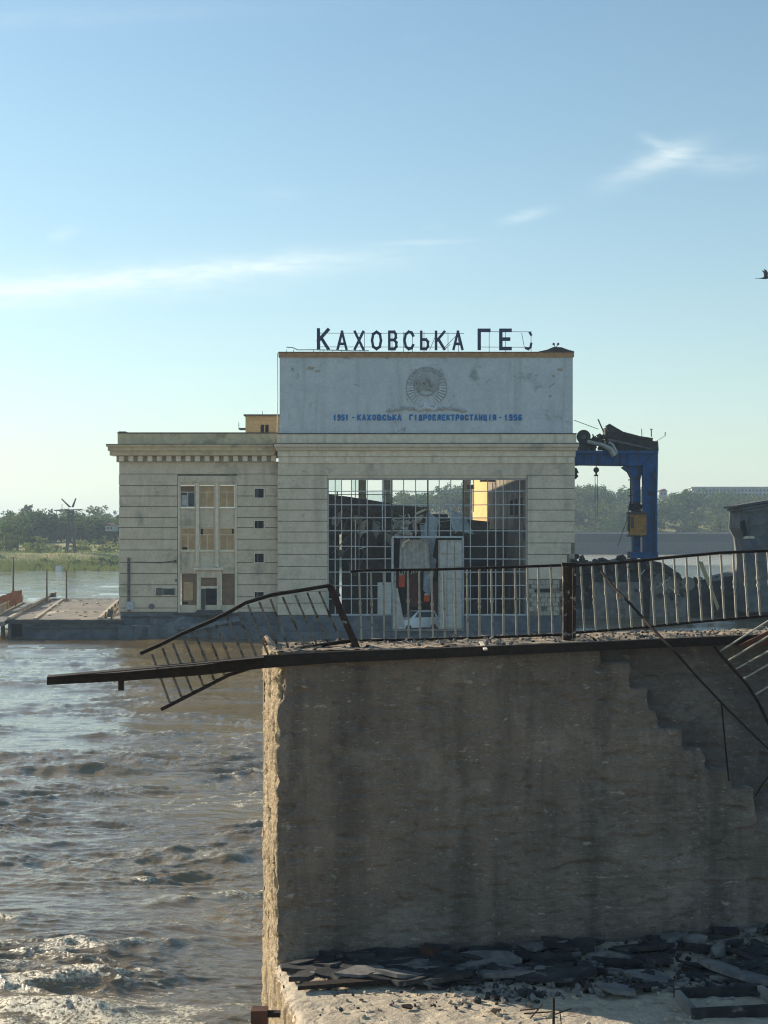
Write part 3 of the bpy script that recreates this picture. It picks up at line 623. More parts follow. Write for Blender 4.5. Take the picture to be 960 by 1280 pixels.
# painted line of text
txt = ((416, 436.3, '1951'), (439.5, 443, '-'), (445.6, 502.5, 'КАХОВСЬКА'), (511, 621, 'ГІДРОЕЛЕКТРОСТАНЦІЯ'), (623.9, 627.2, '-'), (629.6, 653, '1956'))
for x0, x1, s_ in txt:
    n = len(s_); w = (x1-x0)/n
    for i, c in enumerate(s_):
        g = w*.09; a, b_ = x0+i*w+g, x0+(i+1)*w-g
        if c == 'І': a, b_ = a+w*.2, b_-w*.2
        if c == '1' : a, b_ = a+w*.05, b_-w*.12
        letter(c, a, b_, 518, 525.6, HD-.03, 1.85 if c != '-' else 1.7, .06, 'textblue', pan, 'painted_letter')
# emblem in relief
em = MB().cyl(P(533, 480, HD-.06), P(533, 480, HD+.02), 15.5/F*HD, 28).build('emblem', M['emblem'], hall, label='round plaster coat of arms with wheat wreath, hammer and sickle')
def epx(cx, cy, r, a): return (cx+r*math.cos(a), cy-r*math.sin(a))
for sgn in (-1, 1):
    for k in range(10):     # wheat sheaf spikelets along the upper arc
        a = R(88-(k*11.5)); a = a if sgn == 1 else math.pi-a
        x, y = epx(533, 484, 21, a); tx, ty = -math.sin(a)*sgn, -math.cos(a)*sgn
        m = MB()
        for rr in (-2.2, 2.2):
            x, y = epx(533, 484, 20.5+rr, a); m.ball(P(x, y, HD-.02), .17, 1, (1.25, .7, 1.05))
        m.build('wheat_ear', M['emblem'], em)
    m = MB(); pts = [P(*epx(533, 484, 24.6, (lambda q: q if sgn == 1 else math.pi-q)(R(86-k*8.6))), HD-.03) for k in range(16)]; m.tube(pts, .085, 6); m.build('wreath_stem', M['emb_dark'], em)
    m = MB(); pts = [P(*epx(533, 484, 16.6, (lambda q: q if sgn == 1 else math.pi-q)(R(80-k*9))), HD-.03) for k in range(15)]; m.tube(pts, .085, 6); m.build('wreath_stem', M['emb_dark'], em)
    for k in range(7):      # ribbon bands
        a = R(4-k*9.6); r0, r1 = 16.8, 24.8; a_ = a if sgn == 1 else math.pi-a; b_ = a-R(5.2); b_ = b_ if sgn == 1 else math.pi-b_
        MB().pp([epx(533, 484, r0-1, a_), epx(533, 484, r1, a_), epx(533, 484, r1, b_), epx(533, 484, r0-1, b_)], HD-.16, HD+.02).build('ribbon_band', M['emb_light'], em)
    m = MB(); pts = [P(533+sgn*x, y, HD-.05) for x, y in ((6, 510), (14, 511.5), (22, 509), (30, 511.5), (38, 511), (46, 514.5), (50, 513))]; m.tube(pts, .11, 6)
    for x, y in ((9, 509), (20, 511.5), (29, 509.5), (37, 512), (44, 512.5)): m.ball(P(533+sgn*x, y, HD-.04), .22, 1, (1.6, .6, .7))
    m.build('garland', M['emblem'], em)
m = MB(); m.tube([P(*epx(533, 481, 13.4, k*6.2832/24), HD-.1) for k in range(25)], .07, 5); m.build('globe_rim', M['emb_dark'], em)
m = MB(); m.tube([P(533-8.5+x, y, HD-.13) for x, y in ((0, 470), (4, 466.5), (9, 465), (14, 466.5), (17, 470))], .05, 5); m.build('globe_meridian', M['emblem'], em)
m = MB(); m.tube([P(*p_, HD-.16) for p_ in ((531, 473), (537, 475), (539.5, 480), (537, 485.5), (531.5, 487), (527, 484.5))], [.04, .09, .11, .1, .08, .05], 6); m.bar(P(527.5, 484, HD-.16), P(523.5, 488.5, HD-.16), .16); m.build('sickle', M['emb_dark'], em)
m = MB(); m.bar(P(529, 475, HD-.2), P(540.5, 489, HD-.2), .13); m.bar(P(526, 478.5, HD-.2), P(532, 473.5, HD-.2), .28); m.build('hammer', M['emb_dark'], em)
star = []
for k in range(10): rr = 4.2 if k % 2 == 0 else 1.8; star.append(epx(533, 461.5, rr, R(90+36*k)))
MB().pp(star, HD-.16, HD-.0).build('star', M['emblem'], em)
m = MB(); m.tube([P(x, y, HD-.1) for x, y in ((519, 509), (524, 512), (533, 509.5), (542, 512), (547, 509))], .2, 6); m.ball(P(533, 507, HD-.08), .4, 1, (1, .6, 1)); m.build('ribbon_knot', M['emb_light'], em)

# glazed front
gw = thing_loc = None
gf = MB(); ft = .16
fr = MB(); fr.bp(408.8, 411, 598, 769.5, HD+.3, HD+.55); fr.bp(657.2, 659.2, 598, 769.5, HD+.3, HD+.55); fr.bp(411, 657.2, 598, 600, HD+.3, HD+.55); fr.bp(411, 489.6, 767.5, 769.5, HD+.3, HD+.55); fr.bp(579.8, 657.2, 767.5, 769.5, HD+.3, HD+.55)
glaz = fr.build('glazed_screen', M['whiteframe'], hall, label='tall steel grid window, many panes broken')
VX = [411, 419, 427, 439.3, 444.3, 449, 459, 478, 481.5, 489.8, 504.5, 519.5, 534.8, 549, 563.5, 579.2, 588, 592, 609.5, 619.7, 629, 649.6, 657.5]
HY = [600, 614, 631, 647.3, 663.5, 683, 698.7, 715, 732, 748.5, 768]
for i, x in enumerate(VX[1:-1], 1):
    thick = x in (449, 489.8, 534.8, 579.2); w = 1.9 if thick else 1.15; segs = [(600, 767.5)]
    if x in (504.5, 519.5, 534.8, 549, 563.5): segs = [(600, 671)]
    if x == 427: segs = [(600, 647), (650, 668)]
    if x == 444.3: segs = [(600, 622), (650, 715)]
    if x == 481.5: segs = [(612, 767)]
    if x == 478: segs = [(600, 664)]
    if x == 592: segs = [(600, 640)]
    for a, b_ in segs: MB().bp(x-w/2, x+w/2, a, b_, HD+.34, HD+.34+.02+w*.07).build('mullion', M['whiteframe' if a > 640 or not thick else 'darkframe'], glaz)
for y in HY[1:-1]:
    for x0, x1 in ((411, 489), (490.6, 534), (535.8, 578.3), (580.2, 657.2)):
        if y > 671 and 489 < x0 < 579: continue
        yj = random.uniform(-.35, .35); mb_ = MB(); a = P(x0, y+yj, HD+.33); c = P(x1, y-yj, HD+.33); mb_.bar(a, c, .07, .085); mb_.build('glazing_bar', M['whiteframe'], glaz)
MB().bar(P(411, 618, HD+.33), P(489, 618.3, HD+.33), .06, .07).build('glazing_bar', M['darkframe'], glaz)
MB().bar(P(449, 686, HD+.31), P(459.5, 683, HD+.31), .06, .07).build('glazing_bar', M['whiteframe'], glaz)
MB().bar(P(449.5, 667, HD+.31), P(460, 664, HD+.31), .06, .07).build('glazing_bar', M['whiteframe'], glaz)
random.seed(21)
cells = [c for c in VX if c not in (444.3, 481.5, 592)]
for i in range(len(cells)-1):
    for j in range(len(HY)-1):
        x0, x1, y0, y1 = cells[i], cells[i+1], HY[j], HY[j+1]
        if 489 < x0 < 579 and y1 > 672: continue
        if random.random() < (.62 if j > 3 else .25): MB().bp(x0+.5, x1-.5, y0+.5, y1-.5, HD+.365, HD+.375).build('pane', M['glass'], glaz)
random.seed(22)
# portal, doors
po = MB(); po.bp(489.8, 579.4, 670, 672.4, HD+.2, HD+.7); po.bp(489.3, 492, 672.4, 790, HD+.2, HD+.7); po.bp(577.6, 580, 672.4, 790, HD+.2, HD+.7)
portal = po.build('door_portal', M['whiteframe'], hall)
dl = MB().bp(548, 577.4, 675, 786, HD-.1, HD+.05).build('door_leaf', M['greybrick'], hall, label='grey panelled steel door leaf, dented')
for r_ in range(7):
    for c_ in range(3):
        x = 550+c_*9.2+random.uniform(-.3, .3); y = 678+r_*15.3+random.uniform(-.5, .5); MB().bp(x, x+8.4, y, y+14.1, HD-.17+random.uniform(-.03, .02), HD-.09).build('panel', M['door'], dl)
MB().bp(472, 489, 728, 768, HD+.05, HD+.12).build('door_leaf', M['door'], hall, label='narrow grey steel leaf left of the doorway')
for i in range(16):
    x = random.uniform(494, 575); y = random.uniform(640, 668); c = P(x, y, HD+random.uniform(3, 9)); a = random.uniform(0, 3.1); l = random.uniform(.3, 1.1)
    MB().bar(c, c+Vector((math.cos(a)*l, random.uniform(-.3, .3), math.sin(a)*l)), .12, .05).build('loose_strip', M['sheet' if i % 2 else 'trim'], hall)
for i in range(14):
    x = random.uniform(414, 486); y = random.uniform(648, 764); c = P(x, y, HD+random.uniform(6, 14)); a = random.uniform(.4, 2.7); l = random.uniform(1, 3.5)
    MB().bar(c, c+Vector((math.cos(a)*l, random.uniform(-.3, .3), math.sin(a)*l)), .14, .1).build('fallen_bar', M['steel'], hall)
for i in range(15):
    x = random.uniform(494, 545) if i < 9 else random.uniform(412, 486); y = random.uniform(642, 700) if i < 9 else random.uniform(640, 690); c = P(x, y, HD+(random.uniform(2.5, 8) if i < 9 else random.uniform(14, 19)))
    e = Vector((random.uniform(.4, 1.2), random.uniform(-.5, .5), random.uniform(-.6, .9))); g = Vector((random.uniform(-.3, .4), random.uniform(-.3, .3), -random.uniform(.7, 2.)))
    MB().prism([c, c+e, c+e*.8+g*.7, c+e*.3+g, c-e*.2+g*.5], (.03, .05, .01)).build('torn_sheet', M['sheet' if i % 3 else 'bluesheet'], hall)
# plinth and floor of hall
for a_, b_ in ((347, 489.2), (580.1, 702)): MB().bp(a_, b_, 769.6, 800, HD+.05, HD+3.2).build('plinth', M['plinth'], hall)
MB().bp(489.3, 580, 789.5, 800, HD+.05, HD+4).build('threshold', M['plinth'], hall)
MB().bp(491, 578, 787, 789.2, HD-1.2, HD+.04).build('doorstep', M['concrete'], hall)
MB().bp(347, 700, 790, 801, HD-.9, HD+.04).build('footing', M['plinth'], hall)
# side walls, sun-blocking roof and wrecked interior
def W3(name, x0, x1, y0, y1, z0, z1, m, parent=hall, **kw): return MB().box(x0, x1, y0, y1, z0, z1).build(name, M[m], parent, **kw)
xl_, xr_ = (350-CX)/F*HD, (716-CX)/F*HD
W3('side_wall', xl_, xl_+.8, HD+1, 218, 0, 26.5, 'facade_hall'); W3('side_wall', xr_-.8, xr_, HD+1, 152, 10, 27, 'facade_hall')  # unseen left wall extended to block the sun from the right inner wall
W3('side_wall', 14.3, 15.1, 152.1, 203, 0, 26, 'brownwall', label='brown inner side wall left standing at the right'); W3('sun_block_roof', xl_+.8, xr_-.8, HD+1, 151, 24, 24.6, 'darkconc')  # wall raised to shade the gate house; unseen roof added to block sun
W3('side_wall', 14.2, 15., 203.1, 237, 10.4, 18.6, 'sunwall', label='bright end of the inner wall, sunlight put into its ochre colour')
W3('inner_wall', -4.9, 14.2, 171, 172, 0, 10.6, 'dark'); W3('inner_wall', -9, -5, 165, 166, 0, 12.3, 'dark'); W3('inner_wall', 5.8, 7.6, 176, 177, 9, 12.4, 'plinth'); W3('inner_wall', 1.5, 6.2, 200, 201, 9, 13.2, 'darkconc'); W3('floor', xl_+.8, 14.2, HD+4.1, 165, 0, .7, 'darkconc')  # near-black backing walls stand in for shade deep in the hall
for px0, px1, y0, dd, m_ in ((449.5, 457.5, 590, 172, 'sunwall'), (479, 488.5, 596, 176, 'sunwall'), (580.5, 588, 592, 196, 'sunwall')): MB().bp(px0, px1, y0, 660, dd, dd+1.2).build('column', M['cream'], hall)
for px, py, w in ((584, 606, 9), (600, 597, 22)): MB().bp(px, px+w, py, py+5, 190, 191).build('ceiling_beam', M['brownwall'], hall)
# windows dim in the brown inner wall
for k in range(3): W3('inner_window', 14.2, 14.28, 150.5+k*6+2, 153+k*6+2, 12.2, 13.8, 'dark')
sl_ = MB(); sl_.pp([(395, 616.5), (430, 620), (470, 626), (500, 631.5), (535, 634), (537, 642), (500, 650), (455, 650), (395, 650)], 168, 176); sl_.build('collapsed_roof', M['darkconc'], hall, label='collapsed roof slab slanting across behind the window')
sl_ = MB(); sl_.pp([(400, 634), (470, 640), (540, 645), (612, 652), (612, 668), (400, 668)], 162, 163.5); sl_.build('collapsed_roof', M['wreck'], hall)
cor = MB()
for k in range(13):
    x = 500+k*2.7; cor.hexa([P(x, 674+random.uniform(-1, 2), HD+1.2+.18*(k % 2)), P(x+2.8, 675, HD+1.2+.18*((k+1) % 2)), P(x+2.8, 675, HD+1.3+.18*((k+1) % 2)), P(x, 674, HD+1.3+.18*(k % 2)),
              P(x-1+k*.25, 716+random.uniform(-6, 5), HD+.8+.18*(k % 2)), P(x+2+k*.25, 712, HD+.8+.18*((k+1) % 2)), P(x+2+k*.25, 712, HD+.9+.18*((k+1) % 2)), P(x-1+k*.25, 713, HD+.9+.18*(k % 2))])
cor.build('torn_sheet', M['sheet'], hall, label='crumpled corrugated sheet hanging in the doorway')
m = MB()
for a, b_, c_, d_ in (((534, 638), (548, 650), (541, 690), (529, 668)), ((527, 660), (541, 690), (538, 715), (524, 700)), ((530, 705), (541, 712), (537, 745), (529, 738)), ((533, 690), (545, 700), (541, 722), (531, 712)), ((560, 636), (580, 644), (592, 668), (566, 662))):
    m.prism([P(*a, HD+2), P(*b_, HD+1.5), P(*c_, HD+2.4), P(*d_, HD+1.9)], (.05, .12, 0))
m.build('twisted_panel', M['bluesheet'], hall, label='pale blue sheets twisted above and inside the doorway')
m = MB()
for i in range(26): c = P(random.uniform(491, 512), random.uniform(652, 672), HD+2+random.random()*2); m.ball(c, random.uniform(.15, .45), 1, (1, 1, .7), .35)
m.build('hanging_debris', M['sheet'], hall, kind='stuff')
MB().tube([P(512, 674, HD+.9), P(505, 678, HD+.9), P(503, 684, HD+.9)], .14, 7).build('bent_pipe', M['trim'], hall)
MB().prism([P(519, 641, HD+4), P(531, 635.5, HD+4), P(534, 637, HD+4), P(520, 644, HD+4)], (0, 1, 0)).build('pale_beam', M['trim'], hall)  # pale beam in the trim colour
MB().bp(511, 522, 716, 758, HD+2.6, HD+2.7).build('inner_panel', M['redbrown'], hall); MB().bp(540, 548, 728, 768, HD+2.2, HD+2.4).build('inner_panel', M['redbrown'], hall)
m = MB(); m.prism([P(491.5, 735, HD+.1), P(497, 735, HD+.1), P(507, 788, HD-.1), P(491.5, 788, HD-.1)], (0, .1, 0)); m.build('hanging_cloth', M['sheet'], hall)
def orange_item(x0, x1, y0, y1, lab):
    g = thing('orange_box', lab, 'box', P((x0+x1)/2, y1, HD+2.2)); MB().bp(x0, x1, y0+2, y1, HD+2.2, HD+2.5).build('body', M['orange'], g); MB().bp(x0+.6, x1-2, y0, y0+2, HD+2.2, HD+2.5).build('lid', M['trim'], g)
orange_item(498.5, 506, 717, 734, 'bright orange case hung up behind the doorway left edge'); orange_item(530, 537, 742, 752, 'orange case with a white lid above the white car')
def car():
    c = thing('parked_car', 'white hatchback standing just inside the hall doorway', 'car', P(521, 788, HD+1.5))
    L0 = P(521, 788.5, HD+1.9); rot = Matrix.Rotation(R(28), 4, 'Z')
    def T(x, y, z): return L0+rot @ Vector((x*1.2, y*1.2, z*1.28+.02))
    prof = [(-.85, .3), (-.85, .75), (-.78, .95), (-.6, 1.0), (-.6, .3)]
    m = MB(); side = [(-1.75, .28), (-1.78, .8), (-.95, .98), (-.55, 1.0), (1.6, 1.02), (1.72, .75), (1.7, .28)]
    m.prism([T(x, -.8, z) for x, z in side], rot @ Vector((0, 1.6, 0))); body = m.build('body', M['white'], c)
    m = MB(); a = [T(-.95, -.74, .985), T(1.6, -.74, .985), T(1.6, .74, .985), T(-.95, .74, .985), T(-.2, -.6, 1.52), T(1.3, -.6, 1.52), T(1.3, .6, 1.52), T(-.2, .6, 1.52)]; m.hexa(a); cab = m.build('cabin', M['white'], c)
    def quad(p4, nm, mt, par):
        vs = [Vector(v) for v in p4]; n = (vs[1]-vs[0]).cross(vs[3]-vs[0]).normalized()*.02; MB().prism([v-n for v in vs], n*2).build(nm, mt, par)
    gm = M['farglass']
    quad([a[0].lerp(a[3], .08).lerp(a[4], .1), a[3].lerp(a[0], .08).lerp(a[7], .1), a[7].lerp(a[3], .1).lerp(a[4], .06), a[4].lerp(a[0], .1).lerp(a[7], .06)], 'windscreen', gm, cab)
    quad([a[0].lerp(a[1], .12).lerp(a[4], .1), a[1].lerp(a[0], .1).lerp(a[5], .1), a[5].lerp(a[1], .15).lerp(a[4], .06), a[4].lerp(a[0], .15).lerp(a[5], .06)], 'side_window', gm, cab)
    for x in (-1.2, 1.1):
        for y in (-.81, .66):
            w = MB().cyl(T(x, y, .3), T(x, y+.15, .3), .3, 14).build('wheel', M['tyre'], c)
    for y in (-.62, .42): MB().hexa([T(-1.8, y, .6), T(-1.8, y+.25, .6), T(-1.72, y+.25, .6), T(-1.72, y, .6), T(-1.8, y, .75), T(-1.8, y+.25, .75), T(-1.72, y+.25, .75), T(-1.72, y, .75)]).build('headlight', M['steel'], c)
    MB().hexa([T(-1.82, -.7, .3), T(-1.82, .7, .3), T(-1.7, .7, .3), T(-1.7, -.7, .3), T(-1.82, -.7, .45), T(-1.82, .7, .45), T(-1.7, .7, .45), T(-1.7, -.7, .45)]).build('bumper', M['tyre'], c)
car()

# roof sign: each letter a part
sg = thing('roof_sign', 'blue cyrillic letters on a thin frame along the hall roof, last one broken', 'sign', P(530, 440, HD+.3))
L = (('К', 396, 412, 410, 437.6, 3.9), ('А', 420.5, 434.5, 413, 437.6, 3.1), ('Х', 442, 455.5, 413, 437.6, 3.1), ('О', 463.5, 477.8, 413, 437.6, 3.2), ('В', 485, 497, 413, 437.6, 3.2), ('С', 504, 518, 413, 437.6, 3.2),
     ('Ь', 525, 536.5, 413, 437.6, 3.2), ('К', 543.5, 557, 413, 437.6, 3.2), ('А', 565.5, 579.5, 413, 437.6, 3.1), ('Г', 597, 613.5, 410.6, 437.6, 4.2), ('Е', 624, 640, 410.6, 437.6, 4.2))
for c, x0, x1, y0, y1, sw in L: letter(c, x0, x1, y0, y1, HD, sw, .25, 'letterblue', sg)
m = letter('С', 652.5, 665.5, 414, 437.6, HD, 2.8, .2, 'letterblue', sg, strokes=[[(.35, .06), (.65, 0), (.9, .10), (1, .32)]]); m['label'] = 'broken letter, only its lower curl left'
letter('С', 652.5, 665.5, 414, 437.6, HD, 2.6, .2, 'letterblue', sg, 'letter_fragment', strokes=[[(.82, .98), (.98, .85)]])
fd = HD+.45
for y, x0, x1 in ((416.4, 400, 560), (433.6, 398, 560), (414.5, 610, 665), (433.8, 600, 662), (416.6, 560, 580)): MB().bar(P(x0, y, fd), P(x1, y+.3, fd), .045).build('rail', M['steel'], sg)
for x in (455.7, 490, 515.5, 530, 560, 573, 611.5, 632, 663.8, 504.3, 400): MB().bar(P(x, 415, fd+.1), P(x, 440, fd+.1), .05).build('upright', M['steel'], sg)
for a, c in (((537, 438), (545, 418)), ((553, 437), (570, 420)), ((652, 416), (655, 432)), ((655, 433), (661, 437)), ((556, 437), (563, 430))): MB().bar(P(*a, fd+.05), P(*c, fd+.05), .05).build('brace', M['steel'], sg)
cb_ = thing('roof_cable', 'thin bent rail and cable along the roof edge below the first letters', 'railing', P(410, 440, HD))
MB().tube([P(x, y, HD-.05) for x, y in ((358, 434), (366, 434.5), (372, 437.4), (392, 437.2), (420, 437.8), (440, 438.6), (461, 438.3))], .05, 5).build('rail', M['whiteframe'], cb_)
for x in (358.5, 367, 392, 404, 416, 427, 450): MB().bar(P(x, 437, HD-.03), P(x, 440.6, HD-.03), .05).build('stanchion', M['darkframe'], cb_)
wr = thing('roof_wreckage', 'low dark heap of wreckage at the right end of the hall roof', 'wreckage', P(696, 440, HD))
MB().pp([(672, 439.6), (684, 437), (692, 433.6), (702, 434), (710, 437), (717.5, 439), (717.5, 440.5), (672, 440.5)], HD+.1, HD+2).build('heap', M['wreck'], wr)
lm = thing('roof_lamps', 'pair of small round lamps above the roof wreckage', 'lamp', P(695, 434, HD+.3))
for sx, hx, hy in ((-1, 692, 430), (1, 697.6, 430)): MB().bar(P(694.8, 435, HD+.3), P(hx, hy, HD+.3), .07).build('arm', M['darkframe'], lm); MB().ball(P(hx, hy, HD+.3), .13, 2).build('lamp_head', M['darkframe'], lm)
dp = thing('roof_rod', 'thin pale rod standing up the left edge of the white panel', 'rod', P(346.5, 520, HD-.2)); MB().tube([P(346.6, 540, HD-.1), P(347.2, 500, HD-.1), P(346.8, 441, HD-.1)], .05, 5).build('rod', M['whiteframe'], dp)

# ------------------------------------------------------------------ office block
OD = 143.0
ob = thing('office_block', 'cream three storey block with a toothed cornice left of the hall', 'building', P(248, 796, OD))
wo_ = MB(); wo_.bp(149.5, 222, 577, 766, OD+.13, OD+1); wo_.bp(296, 347.2, 577, 766, OD+.13, OD+1); wo_.bp(222, 296, 577, 595, OD+.13, OD+1)
ow = wo_.build('wall', M['joint'], ob)
for x in (149.5, 347.2-7): MB().bp(x, x+7, 577, 766, OD+1.001, OD+13).build('side_wall', M['facade'], ob)
MB().bp(149.5, 347.2, 560, 565, OD+1.001, OD+13).build('roof_slab', M['darkconc'], ob)
oy = [592.5, 607, 620, 633, 647, 659.5, 674, 687.5, 703, 717, 731, 746, 760, 765]
MB().bp(149, 347.1, 577.6, 592.2, OD+.005, OD+.3).build('course', M['facade'], ow)
for a, b_ in zip(oy, oy[1:]):
    MB().bp(148.6+random.uniform(-.3, .4), 221.7, a+.45, b_-.45, OD+random.uniform(-.012, .012), OD+.35).build('course', M['facade'], ow)
    ws = [(w0, w1) for w0, w1 in ((611, 622), (651, 660.5), (692, 703), (740, 748)) if w0 < b_ and w1 > a]
    if ws:
        MB().bp(296.5, 316.8, a+.45, b_-.45, OD+.003, OD+.35).build('course', M['facade'], ow); MB().bp(331.3, 347.1, a+.45, b_-.45, OD-.004, OD+.35).build('course', M['facade'], ow)
        w0, w1 = ws[0]
        if a+.45 < w0-1.3: MB().bp(316.9, 331.2, a+.45, w0-1.3, OD+.001, OD+.35).build('course', M['facade'], ow)
        if b_-.45 > w1+1.3: MB().bp(316.9, 331.2, w1+1.3, b_-.45, OD+.001, OD+.35).build('course', M['facade'], ow)
    else: MB().bp(296.5, 347.1, a+.45, b_-.45, OD+random.uniform(-.01, .01), OD+.35).build('course', M['facade'], ow)
# cornice
for x0, x1, y0, y1, pr, mt in ((145.5, 342, 569.6, 577.4, .12, 'greybrick'), (137, 342.4, 563.6, 569.2, .85, 'tanstone'), (134.6, 342, 558.4, 563.3, 1.05, 'tanstone'), (132.6, 341.8, 555.6, 558.2, 1.25, 'tanstone'), (147, 346, 541.8, 555, .1, 'tanstone')):  # grey strip behind the dentils paints shade under the cornice
    MB().bp(x0, x1, y0, y1, OD-pr, OD+1).build('cornice' if pr > .11 else 'parapet', M[mt], ob)
MB().bp(146.2, 346, 540.4, 541.6, OD-.2, OD+1).build('parapet_cap', M['darkframe'], ob); MB().bp(148, 157, 539.2, 540.3, OD-.15, OD+1).build('parapet_cap', M['darkframe'], ob)
MB().bp(132.2, 342, 554.8, 555.5, OD-1.3, OD-.11).build('cornice_flashing', M['darkframe'], ob)
for k in range(17): x = 148.6+k*11.9; MB().bp(x, x+6.0, 569.7, 576.6, OD-.55, OD-.121).build('dentil', M['trim'], ob)
# central bay
bay = MB(); bay.bp(222.4, 296, 595.3, 606.5, OD+.05, OD+.5)
bay.bp(222.4, 225, 606.5, 765.6, OD+.05, OD+.5); bay.bp(293.3, 296, 606.5, 765.6, OD+.05, OD+.5)
bay.bp(225, 293.3, 634.3, 659.8, OD+.16, OD+.5); bay.bp(225, 293.3, 688.3, 716.8, OD+.16, OD+.5); bay.bp(225, 293.3, 756.3, 765.6, OD+.16, OD+.5)
bay.bp(244, 249, 606.5, 634.3, OD+.2, OD+.5); bay.bp(268, 274, 606.5, 634.3, OD+.2, OD+.5); bay.bp(244, 249, 659.8, 688.3, OD+.2, OD+.5); bay.bp(268, 274, 659.8, 688.3, OD+.2, OD+.5)
bay = bay.build('window_bay', M['facade'], ob)
MB().bp(222.2, 296.2, 595, 603, OD-.02, OD+.04).build('bay_lintel', M['facade'], bay)
for x in (222.6, 294.2): MB().bp(x, x+1.9, 603.2, 766, OD-.02, OD+.04).build('bay_jamb', M['trim'], bay)
for x in (244.8, 269.2): MB().bp(x, x+3.9, 604, 706, OD-.05, OD+.19).build('pilaster', M['trim'], bay)
for x in (244.2, 268.6): MB().bp(x, x+5.1, 704.5, 708.5, OD-.14, OD+.19).build('pilaster_foot', M['trim'], bay)
for x0, x1 in ((226, 244.3), (249.2, 268.3), (273.8, 292.8)):
    MB().bp(x0, x1, 634.6, 636, OD+.04, OD+.2).build('sill', M['trim'], bay); MB().bp(x0, x1, 688.6, 690, OD+.04, OD+.2).build('sill', M['trim'], bay)
    MB().bp(x0+1.5, x1-1.5, 641, 655.5, OD+.12, OD+.17).build('spandrel_panel', M['facade'], bay); MB().bp(x0+1.5, x1-1.5, 694, 703, OD+.12, OD+.17).build('spandrel_panel', M['facade'], bay)
def win(x0, x1, y0, y1, d, mode, tb=.3):
    f = MB(); w = .9; f.bp(x0, x1, y0, y0+w, d, d+.12); f.bp(x0, x1, y1-w, y1, d, d+.12); f.bp(x0, x0+w, y0+w, y1-w, d, d+.12); f.bp(x1-w, x1, y0+w, y1-w, d, d+.12)
    yt = y0+(y1-y0)*tb; xm = (x0+x1)/2; f.bp(x0+w, x1-w, yt-.4, yt+.5, d+.01, d+.11); f.bp(xm-.45, xm+.45, yt+.5, y1-w, d+.01, d+.11)
    W_ = f.build('window', M['trim'], ob)
    for a0, a1, b0, b1, k in ((x0+w, x1-w, y0+w, yt-.4, 't'), (x0+w, xm-.45, yt+.5, y1-w, 'l'), (xm+.45, x1-w, yt+.5, y1-w, 'r')):
        mt = {'b': 'board', 'g': 'farglass'}.get(mode[k] if isinstance(mode, dict) else mode, 'board2')
        MB().bp(a0, a1, b0, b1, d+.05, d+.08).build('pane' if mt == 'farglass' else 'board', M[mt], W_)
    return W_
for i, (x0, x1) in enumerate(((225.4, 244), (249.3, 268), (274.1, 293))):
    w1 = win(x0, x1, 607, 634, OD+.28, {'t': 'd', 'l': 'g', 'r': 'g'} if i == 0 else {'t': 'b', 'l': 'b', 'r': 'b'})
    if i == 0: MB().bp(227, 233.5, 619, 632, OD+.3, OD+.32).build('curtain', M['whiteframe'], w1)
    w2 = win(x0+.4, x1+.2, 660, 688, OD+.28, 'b')
    if i == 1: MB().bp(250.2, 253.5, 661, 668, OD+.31, OD+.33).build('hole', M['dark'], w2)
    if i == 2: MB().bp(290, 292.6, 661, 667, OD+.31, OD+.33).build('hole', M['dark'], w2)
    if i == 0: MB().bp(228, 234, 684, 687, OD+.31, OD+.33).build('hole', M['dark'], w2)
for x0, x1 in ((227, 246), (277, 294.5)):
    f = MB(); f.bp(x0, x1, 716.9, 756.2, OD+.3, OD+.4); f = f.build('window', M['board2'], ob)
    if x0 == 227: MB().bp(229.5, 241, 727.5, 750.5, OD+.26, OD+.3).build('board', M['board'], f); MB().bp(228, 235, 752.5, 755, OD+.26, OD+.3).build('hole', M['dark'], f)
    else: MB().bp(279, 292.5, 728, 752, OD+.27, OD+.3).build('board', M['board2'], f)
dr = MB(); dr.bp(246.3, 251, 713, 762, OD-.12, OD+.4); dr.bp(271.3, 276, 713, 762, OD-.12, OD+.4); dr.bp(251, 271.3, 713, 721.5, OD-.12, OD+.4)
dr = dr.build('doorway', M['trim'], ob); MB().bp(242.5, 279.3, 709.5, 712.8, OD-.45, OD+.3).build('door_hood', M['trim'], dr)
MB().bp(251.2, 271.1, 721.8, 733, OD+.15, OD+.2).build('transom_board', M['board2'], dr); MB().bp(251.2, 256.5, 735.5, 762, OD+.12, OD+.2).build('side_leaf', M['darkconc'], dr)
MB().bp(251.2, 271.1, 733.2, 735.2, OD+.1, OD+.2).build('transom', M['trim'], dr); MB().bp(256.7, 271.1, 735.4, 762, OD+.3, OD+.35).build('door', M['dark'], dr)
for y0, y1 in ((611, 622), (651, 660.5), (692, 703), (740, 748)):
    f = MB(); f.bp(317, 331, y0-1.2, y0, OD-.03, OD+.3); f.bp(317, 331, y1, y1+1.2, OD-.03, OD+.3); f.bp(317, 318.4, y0, y1, OD-.03, OD+.3); f.bp(329.6, 331, y0, y1, OD-.03, OD+.3)
    f = f.build('small_window', M['trim'], ob); MB().bp(318.5, 329.5, y0, y1, OD+.02, OD+.06).build('pane', M['dark'], f)
    MB().bp(320+random.uniform(-1, 2), 321+2, y0, y1, OD-.02, OD+.01).build('casement', M['darkframe'], f)
v_ = MB().bp(194, 219, 734, 744.6, OD-.12, OD+.0).build('vent_box', M['trim'], ob); MB().bp(195, 203, 735, 744, OD-.2, OD-.12).build('vent_flap', M['steel'], v_); MB().bp(204, 218.4, 735.6, 743.6, OD-.14, OD-.12).build('vent_grille', M['farglass'], v_)
MB().tube([P(161, 697, OD-.12), P(161, 752, OD-.12), P(161.3, 764, OD-.12)], .14, 8).build('drainpipe', M['steel'], ob)
